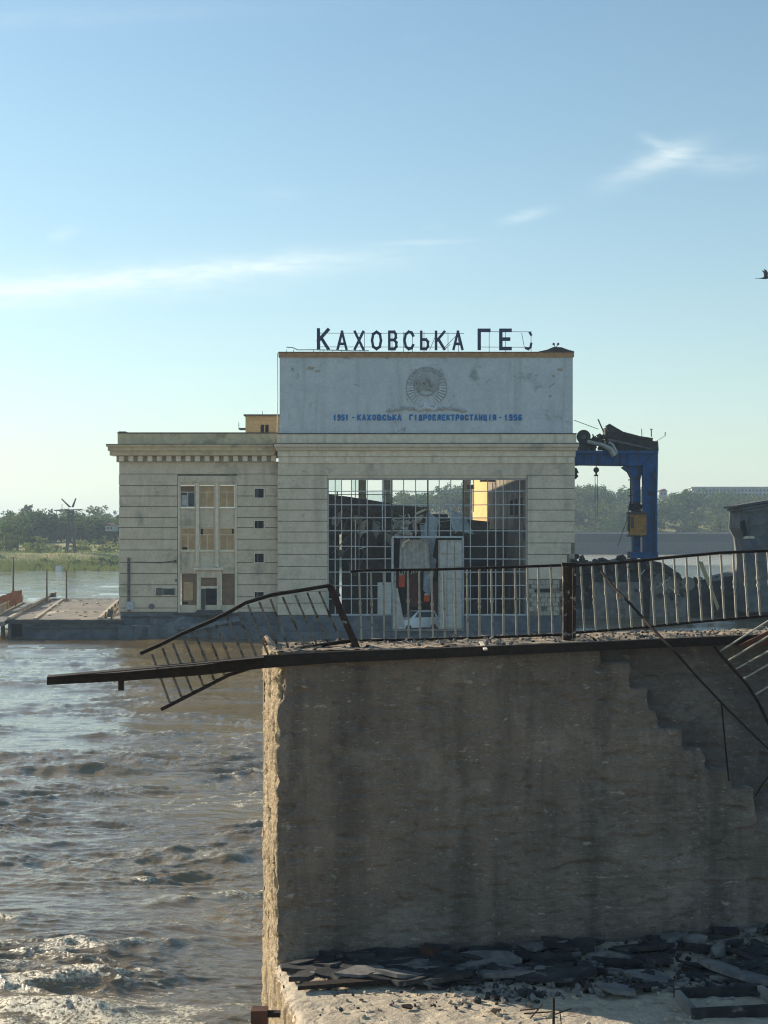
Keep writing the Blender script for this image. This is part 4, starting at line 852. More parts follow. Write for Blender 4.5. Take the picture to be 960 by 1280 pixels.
MB().bp(158, 167, 752, 762, OD-.35, OD-.02).build('meter_box', M['whiteframe'], ob)
MB().tube([P(168, 702.5, OD-.05), P(200, 703.6, OD-.05), P(219, 701, OD-.05)], .04, 5).build('wall_cable', M['darkframe'], ob); MB().bp(217.5, 220.5, 700, 702.5, OD-.12, OD-.02).build('cable_box', M['darkframe'], ob)
MB().cyl(P(189.5, 758, OD-.15), P(189.5, 758, OD-.01), .28, 12).build('round_vent', M['steel'], ob); MB().bp(219, 221, 724, 727, OD-.1, OD-.02).build('cable_box', M['darkframe'], ob)
MB().bp(150.5, 347, 766.2, 800, OD+.02, OD+3).build('plinth', M['plinth'], ob); MB().bp(148, 347, 782, 802, OD-1.5, OD+.01).build('footing', M['plinth'], ob)
for x0, x1, y in ((152, 214, 770), (216, 300, 766)): MB().bp(x0, x1, y, y+2, OD-.2, OD+.019).build('plinth_ledge', M['darkconc'], ob)
for i in range(9): x = 158+i*21+random.uniform(-3, 3); MB().bp(x, x+random.uniform(3, 9), 784, 796, OD-1.5-random.uniform(.02, .12), OD-1.49).build('pale_block', M['darkconc' if i % 2 else 'plinth'], ob)
tp = MB(); tp.prism([P(200, 784, OD-1.2), P(228, 771, OD-.3), P(262, 774, OD-.25), P(303, 770, OD-.3), P(300, 776, OD-1.6), P(245, 788, OD-2)], (0, 0, .06)); tp.build('fallen_canopy', M['tarp'], origin=P(245, 784, OD-1.5), label='sagging grey canopy sheet fallen against the office block steps', cat='canopy')
sp = thing('entrance_steps', 'small flight of steps below the office block door', 'steps', P(262, 766, OD-1))
for k in range(3): MB().bp(246-k*2, 278+k*2, 762.6+k*2.2, 764.8+k*2.2, OD-.35-k*.35, OD-.13).build('step', M['darkconc'], sp)
# rooftop box
rb = thing('rooftop_hut', 'tan brick stair hut on the office roof beside the hall', 'hut', P(328, 545, OD+6))
rbw = MB().bp(306.8, 350, 519.5, 546, OD+6, OD+10).build('wall', M['brick'], rb)
for r_ in range(5):
    x = 307+(r_ % 2)*3
    while x < 348:
        y = 521.4+r_*4.6
        if not (523 < x+5 and 330 > x-2 and 324 < x+5 < 341 and y+4 > 531): MB().bp(x, min(x+7.4, 349.8), y, y+4.2, OD+5.96+random.uniform(-.01, .01), OD+6.02).build('stone_block', M['brick'], rbw)
        x += 7.8
MB().bp(304.4, 350.5, 517.8, 519.4, OD+5.6, OD+10.3).build('roof', M['darkframe'], rb)
for x0 in (325.8, 331.6): MB().bp(x0, x0+4.2, 531, 541, OD+5.93, OD+6.01).build('window', M['dark'], rb)
MB().bp(299, 307, 534.8, 537, OD+6.2, OD+7.2).build('balcony', M['darkframe'], rb); MB().bar(P(298.6, 537, OD+6.2), P(298.6, 528, OD+6.2), .06).build('rail_post', M['darkframe'], rb)
MB().bar(P(328, 518, OD+7), P(328, 514, OD+7), .05).build('aerial', M['steel'], rb)

# ------------------------------------------------------------------ gantry crane and its pier
KD = 180.0
cr = thing('gantry_crane', 'blue gantry crane with a wrecked roof right of the hall', 'crane', P(800, 697, KD))
MB().pp([(716, 582), (727, 581), (786, 582), (822.5, 582), (822.5, 567), (700, 567), (700, 600), (712, 598), (718, 590)], KD, KD+2.2).build('bridge_girder', M['crane'], cr)
MB().pp([(716, 563.2), (823, 563.2), (823, 566.8), (716, 566.8)], KD-.35, KD+2.5).build('girder_flange', M['crane'], cr)
for x in np.arange(722, 786, 9.0): MB().bp(x, x+1, 567.2, 581.5, KD-.2, KD).build('stiffener', M['crane'], cr)
leg = MB().pp([(804.5, 582.1), (822.5, 582.1), (821.5, 640), (819.5, 696), (807.5, 696), (806, 640)], KD, KD+1.6).build('leg', M['crane'], cr)
for y in (598, 616, 634, 652, 669, 686): MB().bp(805.5, 821.5, y, y+1.2, KD-.12, KD-.001).build('stiffener', M['crane'], leg)
MB().bp(803.6, 805.8, 582.2, 696, KD-.25, KD+.1).build('leg_flange', M['crane'], leg); MB().bp(819.6, 821.8, 582.2, 696, KD-.25, KD-.002).build('leg_flange', M['crane'], leg)
MB().pp([(782, 582.1), (804.4, 582.1), (800.5, 600), (800.5, 696), (792, 696), (791.5, 612), (790, 598), (786, 590), (778, 584)], KD+.4, KD+1.9).build('inner_leg', M['crane'], cr)
MB().bar(P(804, 582, KD-.3), P(818, 568, KD-.3), .25).build('brace', M['crane'], cr)
MB().bp(789, 823, 690, 698, KD-.3, KD+2.6).build('wheel_truck', M['crane'], cr)
cabn = MB().bp(787.5, 808, 643, 669, KD-1.4, KD-.3).build('cab', M['yellow'], cr, label='orange yellow operator cab')
MB().bp(789, 792.5, 646, 660, KD-1.45, KD-1.401).build('cab_window', M['farglass'], cabn); MB().bp(785.5, 809.5, 640, 642.9, KD-1.6, KD-.2).build('cab_roof', M['darkframe'], cabn); MB().bp(785.5, 787.4, 645, 664, KD-1.3, KD-.5).build('cab_rail', M['darkframe'], cabn)
MB().bp(786, 804, 669.2, 671, KD-1.6, KD-.2).build('platform', M['wreck'], cr)
m = MB()
for i in range(16): m.bar(P(random.uniform(786, 803), random.uniform(626, 642), KD-.6), P(random.uniform(786, 803), random.uniform(626, 642), KD-.2), .25)
m.build('winch_tangle', M['wreck'], cr)
MB().tube([P(788, 600, KD-.2), P(788.4, 630, KD-.3)], .08, 5).build('ladder', M['wreck'], cr)
for y in (600, 612, 620): MB().bar(P(785, y, KD-.2), P(791, y-.6, KD-.2), .12).build('ladder_landing', M['wreck'], cr)
for k in range(22): MB().bar(P(816.2, 592+k*4.6, KD-.35), P(819.2, 592+k*4.6, KD-.35), .05).build('ladder_rung', M['darkframe'], leg)
for x in (816.2, 819.2): MB().bar(P(x, 590, KD-.35), P(x, 694, KD-.35), .07).build('ladder_rail', M['darkframe'], leg)
for x in np.arange(724, 820, 6.): MB().bar(P(x, 563.2, KD-.3), P(x+random.uniform(-.8, .8), 558+random.uniform(-1, 2), KD-.3), .07).build('handrail_post', M['darkframe'], cr)
for y in (646, 652, 658, 664): MB().bp(795, 807.4, y, y+.5, KD-1.46, KD-1.401).build('cab_rib', M['board2'], cabn)
# wreck of the machinery house on top
wk = MB().pp([(756.5, 534.5), (760, 536), (762, 530.6), (771, 535.5), (780, 541), (790, 543.5), (803, 546), (815.5, 548.5), (816, 551), (821.5, 552), (822.5, 550), (823.5, 563), (757, 563)], KD+.3, KD+2.4).build('machinery_house', M['wreck'], cr, label='crushed dark machinery house on the crane')
MB().pp([(757, 532.5), (762, 529.5), (779, 539.5), (800, 545), (799, 548), (777, 543), (760, 539)], KD-.1, KD+.25).build('torn_roof_sheet', M['wreck'], wk)
MB().pp([(800, 545), (816.5, 547.5), (816, 549.5), (799, 548)], KD-.2, KD+.6).build('torn_roof_sheet', M['wreck'], wk)
MB().pp([(760, 548), (800, 556.5), (815, 561), (815, 562.8), (798, 558.6), (760, 550.6)], KD-.15, KD+.2).build('fallen_rail', M['steel'], wk)
for i in range(14): x = 760+i*4.2; MB().bar(P(x, 563, KD+.2), P(x+random.uniform(-2, 2), 545+(i*.9), KD+.1), .12).build('frame_strut', M['wreck'], wk)
MB().cyl(P(729.5, 546, KD-.4), P(729.5, 546, KD+.8), .86, 20).build('sheave', M['wreck'], cr); MB().cyl(P(729.5, 546, KD-.5), P(729.5, 546, KD-.4), .3, 12).build('sheave_hub', M['steel'], cr)
MB().bp(716, 745, 553, 563, KD, KD+1.8).build('winch_bed', M['wreck'], cr)
MB().tube([P(734, 552, KD-.5), P(752, 556, KD-.6), P(762, 561, KD-.7), P(768, 570, KD-.8)], [.22, .25, .34, .36], 9).build('bent_pipe', M['sheet'], cr, label='thick bent pipe hanging over the crane girder')
MB().tube([P(761, 553, KD-.6), P(766, 556, KD-.6), P(771.5, 567, KD-.7)], .18, 7).build('bent_pipe', M['sheet'], cr)
m = MB()
for i in range(34): c = P(random.uniform(738, 757), random.uniform(545, 562), KD+random.uniform(-.3, 1)); m.ball(c, random.uniform(.18, .5), 1, (1, 1, .7), .4)
for i in range(10): m.bar(P(random.uniform(738, 757), random.uniform(541, 548), KD), P(random.uniform(738, 757), 560, KD), .1)
m.build('crushed_machinery', M['wreck'], cr, kind='stuff')
for a, c, r_ in (((717, 525), (748, 536.5), .04), ((747.5, 524), (754.5, 540), .09), ((802, 536), (802.3, 545), .05), ((814, 536), (814.2, 546), .07), ((831.5, 540), (831.3, 545), .06), ((831, 545), (823, 550), .03)): MB().tube([P(*a, KD), P(*c, KD)], r_, 5).build('antenna', M['steel'], cr)
MB().bp(812.3, 816, 536, 536.9, KD, KD+.1).build('antenna', M['steel'], cr)
m = MB()
for i in range(12): m.ball(P(random.uniform(706, 722), random.uniform(582, 600)-max(0, 0), KD-.1), random.uniform(.2, .5), 1, (1, 1, 1), .4)
m.build('torn_girder_end', M['wreck'], cr)
hk = MB(); hk.ball(P(745.3, 587.5, KD+.8), .36, 2); hk = hk.build('hook_block', M['darkframe'], cr)
MB().tube([P(745.3, 590, KD+.8), P(745.3, 594, KD+.8)], .12, 6).build('hook', M['darkframe'], hk)
for x in (743.9, 746.7): MB().tube([P(x, 594, KD+.8), P(x, 646, KD+.8)], .035, 4).build('rope', M['steel'], hk)
MB().bp(742.7, 747.9, 593.4, 595.2, KD+.7, KD+.9).build('spreader', M['darkframe'], hk); MB().tube([P(745.3, 582, KD+.8), P(745.3, 586, KD+.8)], .05, 4).build('rope', M['steel'], hk)
MB().tube([P(788, 625, KD), P(782, 655, KD), P(772, 683, KD)], .04, 4).build('dangling_cable', M['darkframe'], cr)
def rocks(n, fx, size, mat, name, **kw):
    m = MB()
    for i in range(n):
        c = fx(); s = random.uniform(*size)
        v = bmesh.ops.create_icosphere(m.b, subdivisions=1, radius=1)['verts']; q = Matrix.Rotation(random.uniform(0, 6), 3, Vector((random.random(), random.random(), 1)))
        for w in v: k = 1+random.uniform(-.35, .25); w.co = Vector(c)+q @ Vector((w.co.x*s*k, w.co.y*s*.8*k, w.co.z*s*.55*k))
    return m.build(name, M[mat], **kw)
# pier under the crane
pr = thing('crane_pier', 'broken concrete pier carrying the blue crane', 'pier', P(790, 780, KD))
MB().pp([(700, 800), (700, 712), (712, 700), (735, 703), (760, 704), (786, 699), (812, 700), (812, 800)], KD+.6, KD+9).build('pier_body', M['darkconc'], pr)
MB().pp([(742, 728), (803, 728), (803, 790), (742, 790)], KD-1, KD+.5).build('pier_nose', M['concrete'], pr)
MB().pp([(812.2, 720), (828, 716), (850, 724), (858, 738), (858, 790), (812.2, 790)], KD-.4, KD+8).build('pier_body', M['concrete'], pr)
MB().pp([(812.2, 700), (830, 704), (848, 716), (858, 730), (850, 723.6), (828, 715.6), (812.2, 719.6)], KD-.1, KD+8).build('pier_cap', M['wreck'], pr)
m = MB(); m.cyl(P(860, 729.5, KD-1), P(860, 729.5, KD+3), .85, 18); m.build('broken_pipe', M['concrete'], pr)
MB().bp(700, 742, 762, 776, KD-2, KD+.5).build('pier_toe', M['plinth'], pr)
rocks(70, lambda: P(random.uniform(700, 815), random.uniform(696, 716), KD+random.uniform(-.5, 2.)), (.25, .9), 'wreck', 'rubble_heap', parent=pr, kind='stuff')
rocks(46, lambda: P(random.uniform(705, 860), random.uniform(716, 745), KD-random.uniform(.2, 1.2)), (.2, .65), 'darkconc', 'rubble_face', parent=pr, kind='stuff')
for a, c in (((820, 735), (838, 722)), ((830, 742), (836, 728)), ((836, 733), (850, 744)), ((798, 722), (806, 712)), ((824, 728), (848, 740))): MB().bar(P(*a, KD-1.3), P(*c, KD-1.2), .12).build('bent_rebar', M['sheet'], pr)
# right bank ruin
rn = thing('gate_house', 'grey ruined gate house with a moulded cornice at the right edge', 'building', P(955, 765, 180))
MB().pp([(926, 640), (1010, 626), (1010, 765), (932, 765), (934, 700), (931, 672), (925, 660)], 180, 186).build('wall', M['gategrey'], rn)
for k, (x0, y0, y1) in enumerate(((921.5, 631.5, 634.5), (924, 635, 638), (927, 638.3, 641.5))):
    MB().pp([(x0, y0), (1010, y0-14), (1010, y1-14), (x0, y1)], 179-.0+.25*k, 186.1).build('cornice', M['darkconc' if k == 0 else 'gategrey'], rn)
for k in range(4): MB().pp([(937+k*.6, 646+k*13.2), (1010, 641+k*12), (1010, 652.2+k*12), (937+k*.6, 658+k*13.2)], 179.85, 179.999).build('course', M['gategrey'], rn)
MB().pp([(930, 675), (946, 674), (947, 705), (931, 706)], 178.2, 179).build('leaning_slab', M['plinth'], rn); MB().bp(931, 943, 670, 673.4, 179.2, 179.9).build('broken_sill', M['trim'], rn)
MB().pp([(926, 652), (931, 650), (935, 668), (931, 672)], 179.3, 179.9).build('crack_block', M['dark'], rn)
MB().pp([(858, 728), (882, 727), (900, 726), (905, 722), (930, 716), (932, 705), (1010, 704), (1010, 775), (858, 775)], 188, 196).build('base_wall', M['darkconc'], rn)
MB().bp(926, 1010, 712.5, 715, 187, 188).build('base_ledge', M['plinth'], rn); MB().bp(858, 1010, 764, 790, 188.5, 190).build('base_toe', M['plinth'], rn)
rocks(24, lambda: P(random.uniform(862, 932), random.uniform(720, 730), 188.5), (.2, .55), 'wreck', 'broken_crest', parent=rn, kind='stuff')
plk = MB().prism([P(873, 701, 180), P(878.5, 702.5, 180), P(899, 758, 180), P(897, 764, 180)], (0, .2, 0)).build('leaning_plank', M['wood'], origin=P(897, 764, 180), label='long pale yellow plank leaning on the rubble behind the railing', cat='plank')

# ------------------------------------------------------------------ foreground pier (concrete wall + ledge)
A0 = np.array([-1.462, 20.0]); E1 = np.array([.985, .172]); E2 = np.array([-.172, .985]); ZT, ZL = 8.41, 4.195
def Wp(s, b_, z): q = A0+E1*s+E2*b_; return Vector((q[0], q[1], z+.016*s))
wall = thing('concrete_pier', 'massive dark stained concrete pier wall with a lower ledge in the foreground', 'pier', Wp(3, -1, ZL))
def step_edge(z):   # s position of the stepped break for height z (pixel stairs turned to wall coordinates)
    return np.interp(z, [5.9, 6.25, 6.26, 6.55, 6.56, 6.85, 6.86, 7.15, 7.16, 7.42, 7.43, 7.75, 7.76, 8.1, 8.11, 8.6], [6.9, 6.9, 6.55, 6.5, 6.12, 6.1, 5.82, 5.78, 5.45, 5.42, 5.3, 5.28, 5.02, 5., 4.6, 4.55])
def build_wall():
    s = np.concatenate([np.arange(10, .25, -.03), np.arange(.25, 0, -.016)]); nf = len(s)
    b_ = np.arange(0, 1.79, .022); u = np.concatenate([s, -b_]); z = np.concatenate([np.arange(ZL-.1, ZT-.12, .028), np.arange(ZT-.12, ZT+.001, .015)])
    U, Z = np.meshgrid(u, z); SS = np.maximum(U, 0); BB = np.maximum(-U, 0); fr = U >= 0
    st = step_edge(Z); jit = .05*fbm(U*3, Z*3, 3, 12)
    disp = .020*fbm(U*1.2, Z*1.2, 4, 1)+.012*fbm(U*2.5, Z*14, 3, 2)+.012*fbm(U*9, Z*9, 3, 3)
    disp -= np.where(fr, .014*np.clip(1-np.abs(((Z+.006*fbm(U*.7, Z*0, 2, 81)*3)/.21) % 1-.5)*14, 0, 1)*sstep(-.5, .2, fbm(U*.8, Z*2., 3, 82)), 0)
    disp += np.where(fr, .012*fbm(U*1.1, np.floor(Z/.21)*3.7, 2, 83), 0)
    disp -= .035*sstep(.42, .64, fbm(U*1.9, Z*5.2, 4, 6))
    disp -= .03*sstep(.55, .7, fbm(U*7, Z*11, 2, 16))
    disp += np.where(fr, 0, .022*fbm(U*14, Z*.8, 4, 21)+.012*fbm(U*4, Z*2.5, 3, 23)+.014*fbm(U*20, Z*20, 2, 29)-.05*sstep(.35, .6, fbm(U*3.5, Z*1.4, 3, 25)))
    disp -= np.where(fr, .20*sstep(-.015, .02, SS-st-.6*jit)*sstep(5.6, 6., Z), 0)
    disp += np.where(fr, .05*sstep(.02, -.02, Z-(6.35+.03*SS)-0*jit+0)*sstep(4.9, 5.1, SS), 0)*0
    disp += np.where(fr, .018*sstep(7.80, 7.86, Z-.01*SS+.06*fbm(U*2, Z*0, 2, 44)), 0)   # upper pour sits proud of a rough joint
    disp -= np.where(fr, .03*np.exp(-((Z-7.83-.01*SS-.06*fbm(U*2, Z*0, 2, 44))/.018)**2), 0)
    # eroded corner
    er = np.exp(-np.abs(U)/.08)*(.012+.07*np.abs(fbm(Z*2.6, Z*0+.5, 4, 33)))
    er += np.exp(-np.abs(U)/.14)*.10*np.exp(-((Z-8.0)/.25)**2)
    nx = np.where(fr, -E2[0], -E1[0]); ny = np.where(fr, -E2[1], -E1[1])
    X = A0[0]+E1[0]*SS+E2[0]*BB+nx*disp+(E1[0]+E2[0])*er; Y = A0[1]+E1[1]*SS+E2[1]*BB+ny*disp+(E1[1]+E2[1])*er
    V = np.stack([X, Y, Z+.016*SS], -1)
    V[-1, :, 2] += .02*fbm(U[-1]*5, U[-1]*0, 3, 9)
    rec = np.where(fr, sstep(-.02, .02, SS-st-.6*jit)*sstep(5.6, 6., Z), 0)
    gridmesh('front_face', V[:, :nf], M['wallfront'], wall, attrs={'recess_tone': rec[:, :nf]}); gridmesh('side_face', V[:, nf-1:], M['wallside'], wall)
    gs, gb = np.meshgrid(np.arange(-.03, 10, .04), np.arange(0.02, 1.80, .04)); h = ZT-.005+.022*fbm(gs*2, gb*2, 4, 50)+.03*np.clip(fbm(gs*6, gb*6, 3, 51)-.2, 0, 1)
    h -= .18*np.exp(-np.abs(gs)/.12)*0; h += .12*np.exp(-(gs/.10)**2)*sstep(.6, 1.3, gb)*sstep(1.8, 1.5, gb)
    X = A0[0]+E1[0]*gs+E2[0]*gb; Y = A0[1]+E1[1]*gs+E2[1]*gb; gridmesh('top_face', np.stack([X, Y, h+.016*gs], -1), M['walltop'], wall)
    MB().prism([Wp(.0, 1.77, ZT-.03), Wp(10, 1.77, ZT-.03), Wp(10, 1.77, -1), Wp(.0, 1.77, -1)], (-.02, .1, 0)).build('back_face', M['wallfront'], wall)
    # ledge
    gs, gb = np.meshgrid(np.arange(0, 10.01, .045), np.arange(-9, .02, .045)); h = ZL+.018*fbm(gs*1.5, gb*1.5, 4, 60)+.014*fbm(gs*7, gb*7, 3, 61)
    h -= .10*np.exp(-gs/.05)*(.5+np.abs(fbm(gb*4, gs*0, 3, 62))); edge = np.where(gs < .02, .05*fbm(gb*5, gs*0+.3, 3, 66), 0)
    X = A0[0]+E1[0]*(gs+edge)+E2[0]*gb; Y = A0[1]+E1[1]*(gs+edge)+E2[1]*gb; gridmesh('ledge_top', np.stack([X, Y, h+.016*gs], -1), M['ledge'], wall)
    bb, zz = np.meshgrid(np.arange(-9, 1.78, .04), np.arange(-1, ZL-.02, .05)); dsp = .045*fbm(bb*11, zz*.6, 4, 70)+.03*fbm(bb*3, zz*2, 3, 71)+.015*fbm(bb*14, zz*14, 2, 72)-.02
    s_ = -dsp-.03; s_[-1] = .03+.05*fbm(bb[-1]*5, bb[-1]*0+.3, 3, 66)
    X = A0[0]+E1[0]*s_+E2[0]*bb; Y = A0[1]+E1[1]*s_+E2[1]*bb; gridmesh('ledge_side', np.stack([X, Y, zz+0*bb], -1), M['wallside'], wall)
build_wall()
def Lg(px, py, lift=0.):   # pixel to a point on the ledge
    z = ZL
    for _ in range(4):
        d = (EYE-z)*F/(py-HZ); p = P(px, py, d); s = (p.x-A0[0])*E1[0]+(p.y-A0[1])*E1[1]; z = ZL+.016*s
    return Vector((p.x, p.y, z+lift))
# angle iron along the top edge, sticking out over the water
bmm = thing('steel_edge_beam', 'long dark steel beam on the pier edge sticking out over the water', 'beam', P(345, 823, 19.95))
pts = [(60, 850.5, 20.6), (150, 845.5, 20.4), (250, 837.5, 20.2), (330, 827, 20.0), (420, 821, 20.05), (560, 815.5, 20.25), (700, 809.5, 20.48), (820, 804, 20.7), (980, 797.5, 21.0), (1060, 794, 21.2)]
hs = [.115, .12, .135, .17, .15, .135, .125, .12, .13, .13]
m = MB()
for (a, h0), (c, h1) in zip(zip(pts, hs), zip(pts[1:], hs[1:])):
    p, q = P(*a), P(*c); y = .07
    m.hexa([p+Vector((0, -y, -h0/2)), q+Vector((0, -y, -h1/2)), q+Vector((0, y, -h1/2)), p+Vector((0, y, -h0/2)), p+Vector((0, -y, h0/2)), q+Vector((0, -y, h1/2)), q+Vector((0, y, h1/2)), p+Vector((0, y, h0/2))])
m.build('beam', M['rust'], bmm)
MB().bar(P(151.5, 848, 20.35), P(151.5, 863, 20.35), .07).build('stub', M['rust'], bmm)
m = MB(); m.prism([P(60, 845, 20.45), P(330, 821, 19.9), P(330, 823, 19.6), P(60, 847.5, 20.3)], (0, 0, .012)); m.build('flange', M['rust'], bmm)
# fences
def bar_bits(a, c, parent, r=.016, knots=True, mat='barpaint'):
    m = MB(); a, c = Vector(a), Vector(c); m.bar(a, c, r*1.7)
    if knots:
        for f in ((.48,) if random.random() < .6 else (.45, .55)): p = a.lerp(c, f+random.uniform(-.05, .05)); dr_ = (c-a).normalized(); m.bar(p-dr_*.022, p+dr_*.022, r*2.7)
    return m.build('baluster', M[mat], parent)
f1 = thing('bent_railing', 'bent railing section hanging over the water at the pier corner', 'railing', P(430, 805, 20.4))
def dep(x): return 20.9-(450-x)*.0022
m = MB(); tp_ = [(175, 817), (200, 806), (228, 792), (267, 775), (290, 763), (307, 753.5), (340, 743.5), (375, 738), (413, 731.7)]; m.tube([P(x, y, dep(x)) for x, y in tp_], .028, 7); m.build('top_rail', M['rust'], f1)
m = MB(); bt_ = [(201, 887), (250, 862), (286, 843.5), (313, 835), (327, 827), (340, 819.5), (373, 811), (410, 805), (447, 800)]; m.tube([P(x, y, dep(x)-.12) for x, y in bt_], .029, 7); m.build('bottom_rail', M['rust'], f1)
z6 = lambda x, y: (140+x/3, 720+y/3)
for a, c in (((150, 292), (218, 478)), ((190, 272), (262, 458)), ((228, 254), (303, 438)), ((270, 235), (346, 418)), ((310, 213), (386, 396)), ((350, 195), (424, 376)), ((390, 180), (457, 352)), ((432, 152), (502, 326)), ((474, 140), (549, 318)), ((510, 108), (586, 296)), ((552, 97), (630, 284)), ((594, 86), (662, 270)), ((640, 78), (722, 266)), ((687, 72), (768, 258)), ((732, 62), (810, 252)), ((777, 58), (860, 246))):
    a, c = z6(*a), z6(*c); bar_bits(P(*a, dep(a[0])-.02), P(*c, dep(c[0])-.1), f1, mat='bardark')
m = MB(); m.hexa([P(411, 731, 20.85)+Vector(v) for v in ((-.04, -.05, 0), (.06, -.05, .0), (.06, .05, .0), (-.04, .05, 0))]+[P(447, 812, 20.7)+Vector(v) for v in ((-.05, -.05, 0), (.05, -.05, 0), (.05, .05, 0), (-.05, .05, 0))]); m.build('end_post', M['post'], f1)
f2 = thing('railing', 'upright railing section along the back of the pier top', 'railing', P(575, 800, 21.6))
fd2 = lambda x: 21.5+(x-440)*.0016
m = MB(); m.tube([P(x, y, fd2(x)) for x, y in ((438, 714.5), (455, 713), (540, 712), (620, 709.5), (703, 706.5))], .021, 7); m.build('top_rail', M['rust'], f2)
m = MB(); m.tube([P(x, y, fd2(x)) for x, y in ((448, 800.5), (520, 799.5), (600, 797), (706, 793))], .021, 7); m.build('bottom_rail', M['rust'], f2)
for i in range(17):
    x = 449.5+i*14.95; bar_bits(P(x+random.uniform(-.8, .5), 713.2-(x-449)*.026, fd2(x)), P(x+random.uniform(.5, 2.5), 800-(x-449)*.027, fd2(x)), f2, .0165)
pst = thing('railing_post', 'thick rusty post with peeling white paint between two railing sections', 'post', P(711, 806, 21.3))
m = MB(); a = P(706, 805.5, 21.35); c = P(705.6, 707, 21.45)
for z0, z1, o in ((0, 1, 0),): m.bar(a+Vector((.0, 0, 0)), c, .055, .12); m.bar(a+Vector((.065, -.03, 0)), c+Vector((.075, -.03, 0)), .07, .03); m.bar(a+Vector((.13, 0, 0)), c+Vector((.14, 0, -.01)), .04, .12)
m.build('shaft', M['post'], pst); m = MB(); m.bar(c+Vector((-.04, 0, .02)), c+Vector((.2, 0, .01)), .1, .05); m.build('cap', M['rust'], pst)
f3 = thing('railing', 'railing section right of the thick post, rising to the frame edge', 'railing', P(840, 790, 21.8))
fd3 = lambda x: 21.7+(x-700)*.001
m = MB(); m.tube([P(x, y, fd3(x)) for x, y in ((716, 707), (760, 704.5), (800, 701), (830, 697.5), (900, 691), (960, 688.5), (1000, 687))], .023, 7); m.build('top_rail', M['rust'], f3)
m = MB(); m.tube([P(x, y, fd3(x)) for x, y in ((718, 791), (800, 784.5), (880, 776.5), (960, 769.5), (1000, 766))], .021, 7); m.build('bottom_rail', M['rust'], f3)
for i in range(19):
    x = 727+i*14.6; yt = np.interp(x, [716, 760, 800, 830, 900, 960, 1000], [707, 704.5, 701, 697.5, 691, 688.5, 687]); yb = np.interp(x+3, [718, 800, 880, 960, 1000], [791, 784.5, 776.5, 769.5, 766])
    bar_bits(P(x-1+random.uniform(-.7, .7), yt+1, fd3(x)), P(x+4+random.uniform(-.7, .7), yb-.5, fd3(x)), f3, .0165)
f4 = thing('fallen_railing', 'fallen railing piece hanging down the pier face at the right edge', 'railing', P(925, 840, 20.3))
m = MB(); m.tube([P(x, y, 20.3) for x, y in ((892, 807), (903, 821), (918, 838), (934, 856), (948, 878), (961, 905), (972, 935))], .022, 6); m.build('bent_rail', M['rust'], f4)
for a, c in (((900, 814), (962, 775)), ((911, 825), (964, 793)), ((920, 836), (966, 811)), ((930, 848), (968, 826)), ((944, 868), (970, 852))): MB().bar(P(*a, 20.3), P(*c, 20.35), .03, .018).build('baluster', M['barpaint'], f4)
MB().prism([P(925, 806, 20.55), P(962, 788, 20.55), P(985, 788, 20.55), P(985, 800, 20.55), P(934, 810, 20.55)], (0, .05, 0)).build('rusty_plate', M['rustbrown'], f4)
cbl = thing('hanging_rod', 'long thin bent rod slanting down from the right railing across the pier', 'rod', P(813, 782, 20.6))
MB().tube([P(x, y, d) for x, y, d in ((751, 714, 21.55), (768, 735, 21.3), (789, 756, 21), (813, 783, 20.6), (844, 815, 20.25), (873, 848, 20.2), (908, 885, 20.3), (960, 936, 20.5), (1000, 975, 20.6))], [.02, .018, .02, .02, .018, .016, .014, .012, .012], 6).build('rod', M['rust'], cbl)
MB().tube([P(902, 880, 20.3), P(906, 925, 20.4), P(911, 976, 20.55)], .012, 5).build('rod', M['rust'], origin=P(902, 880, 20.3), label='short thin rod hanging straight down on the right of the pier face', cat='rod')
MB().tube([P(944, 995, 20.4), P(953, 980, 20.4), P(968, 962, 20.4)], .012, 5).build('rod', M['rust'], origin=P(944, 995, 20.4), label='short bent rod at the right edge below the fallen railing', cat='rod')
# debris on the wall top
m = MB()
def topstone():
    s = random.uniform(.05, 8.5); b_ = random.uniform(.15, 1.7); return Wp(s, b_, ZT+.01)
rocks(330, topstone, (.012, .05), 'slabpale', 'gravel_on_pier_top', kind='stuff'); rocks(150, topstone, (.01, .035), 'rust', 'rust_flakes_on_pier_top', kind='stuff')
m = MB()
for i in range(120):
    p = topstone(); a = random.uniform(-.6, .6); l = random.uniform(.04, .2); m.bar(p, p+Vector((math.cos(a)*l, math.sin(a)*l, random.uniform(0, .03))), .012, .006)
m.build('twigs_on_pier_top', M['ledge'], kind='stuff')
MB().bar(P(600.5, 802, 20.9), P(607, 812, 20.1), .05, .02).build('pale_stick', M['trim'], origin=P(603, 806, 20.5), label='short pale stick lying on the pier top below the railing', cat='stick')
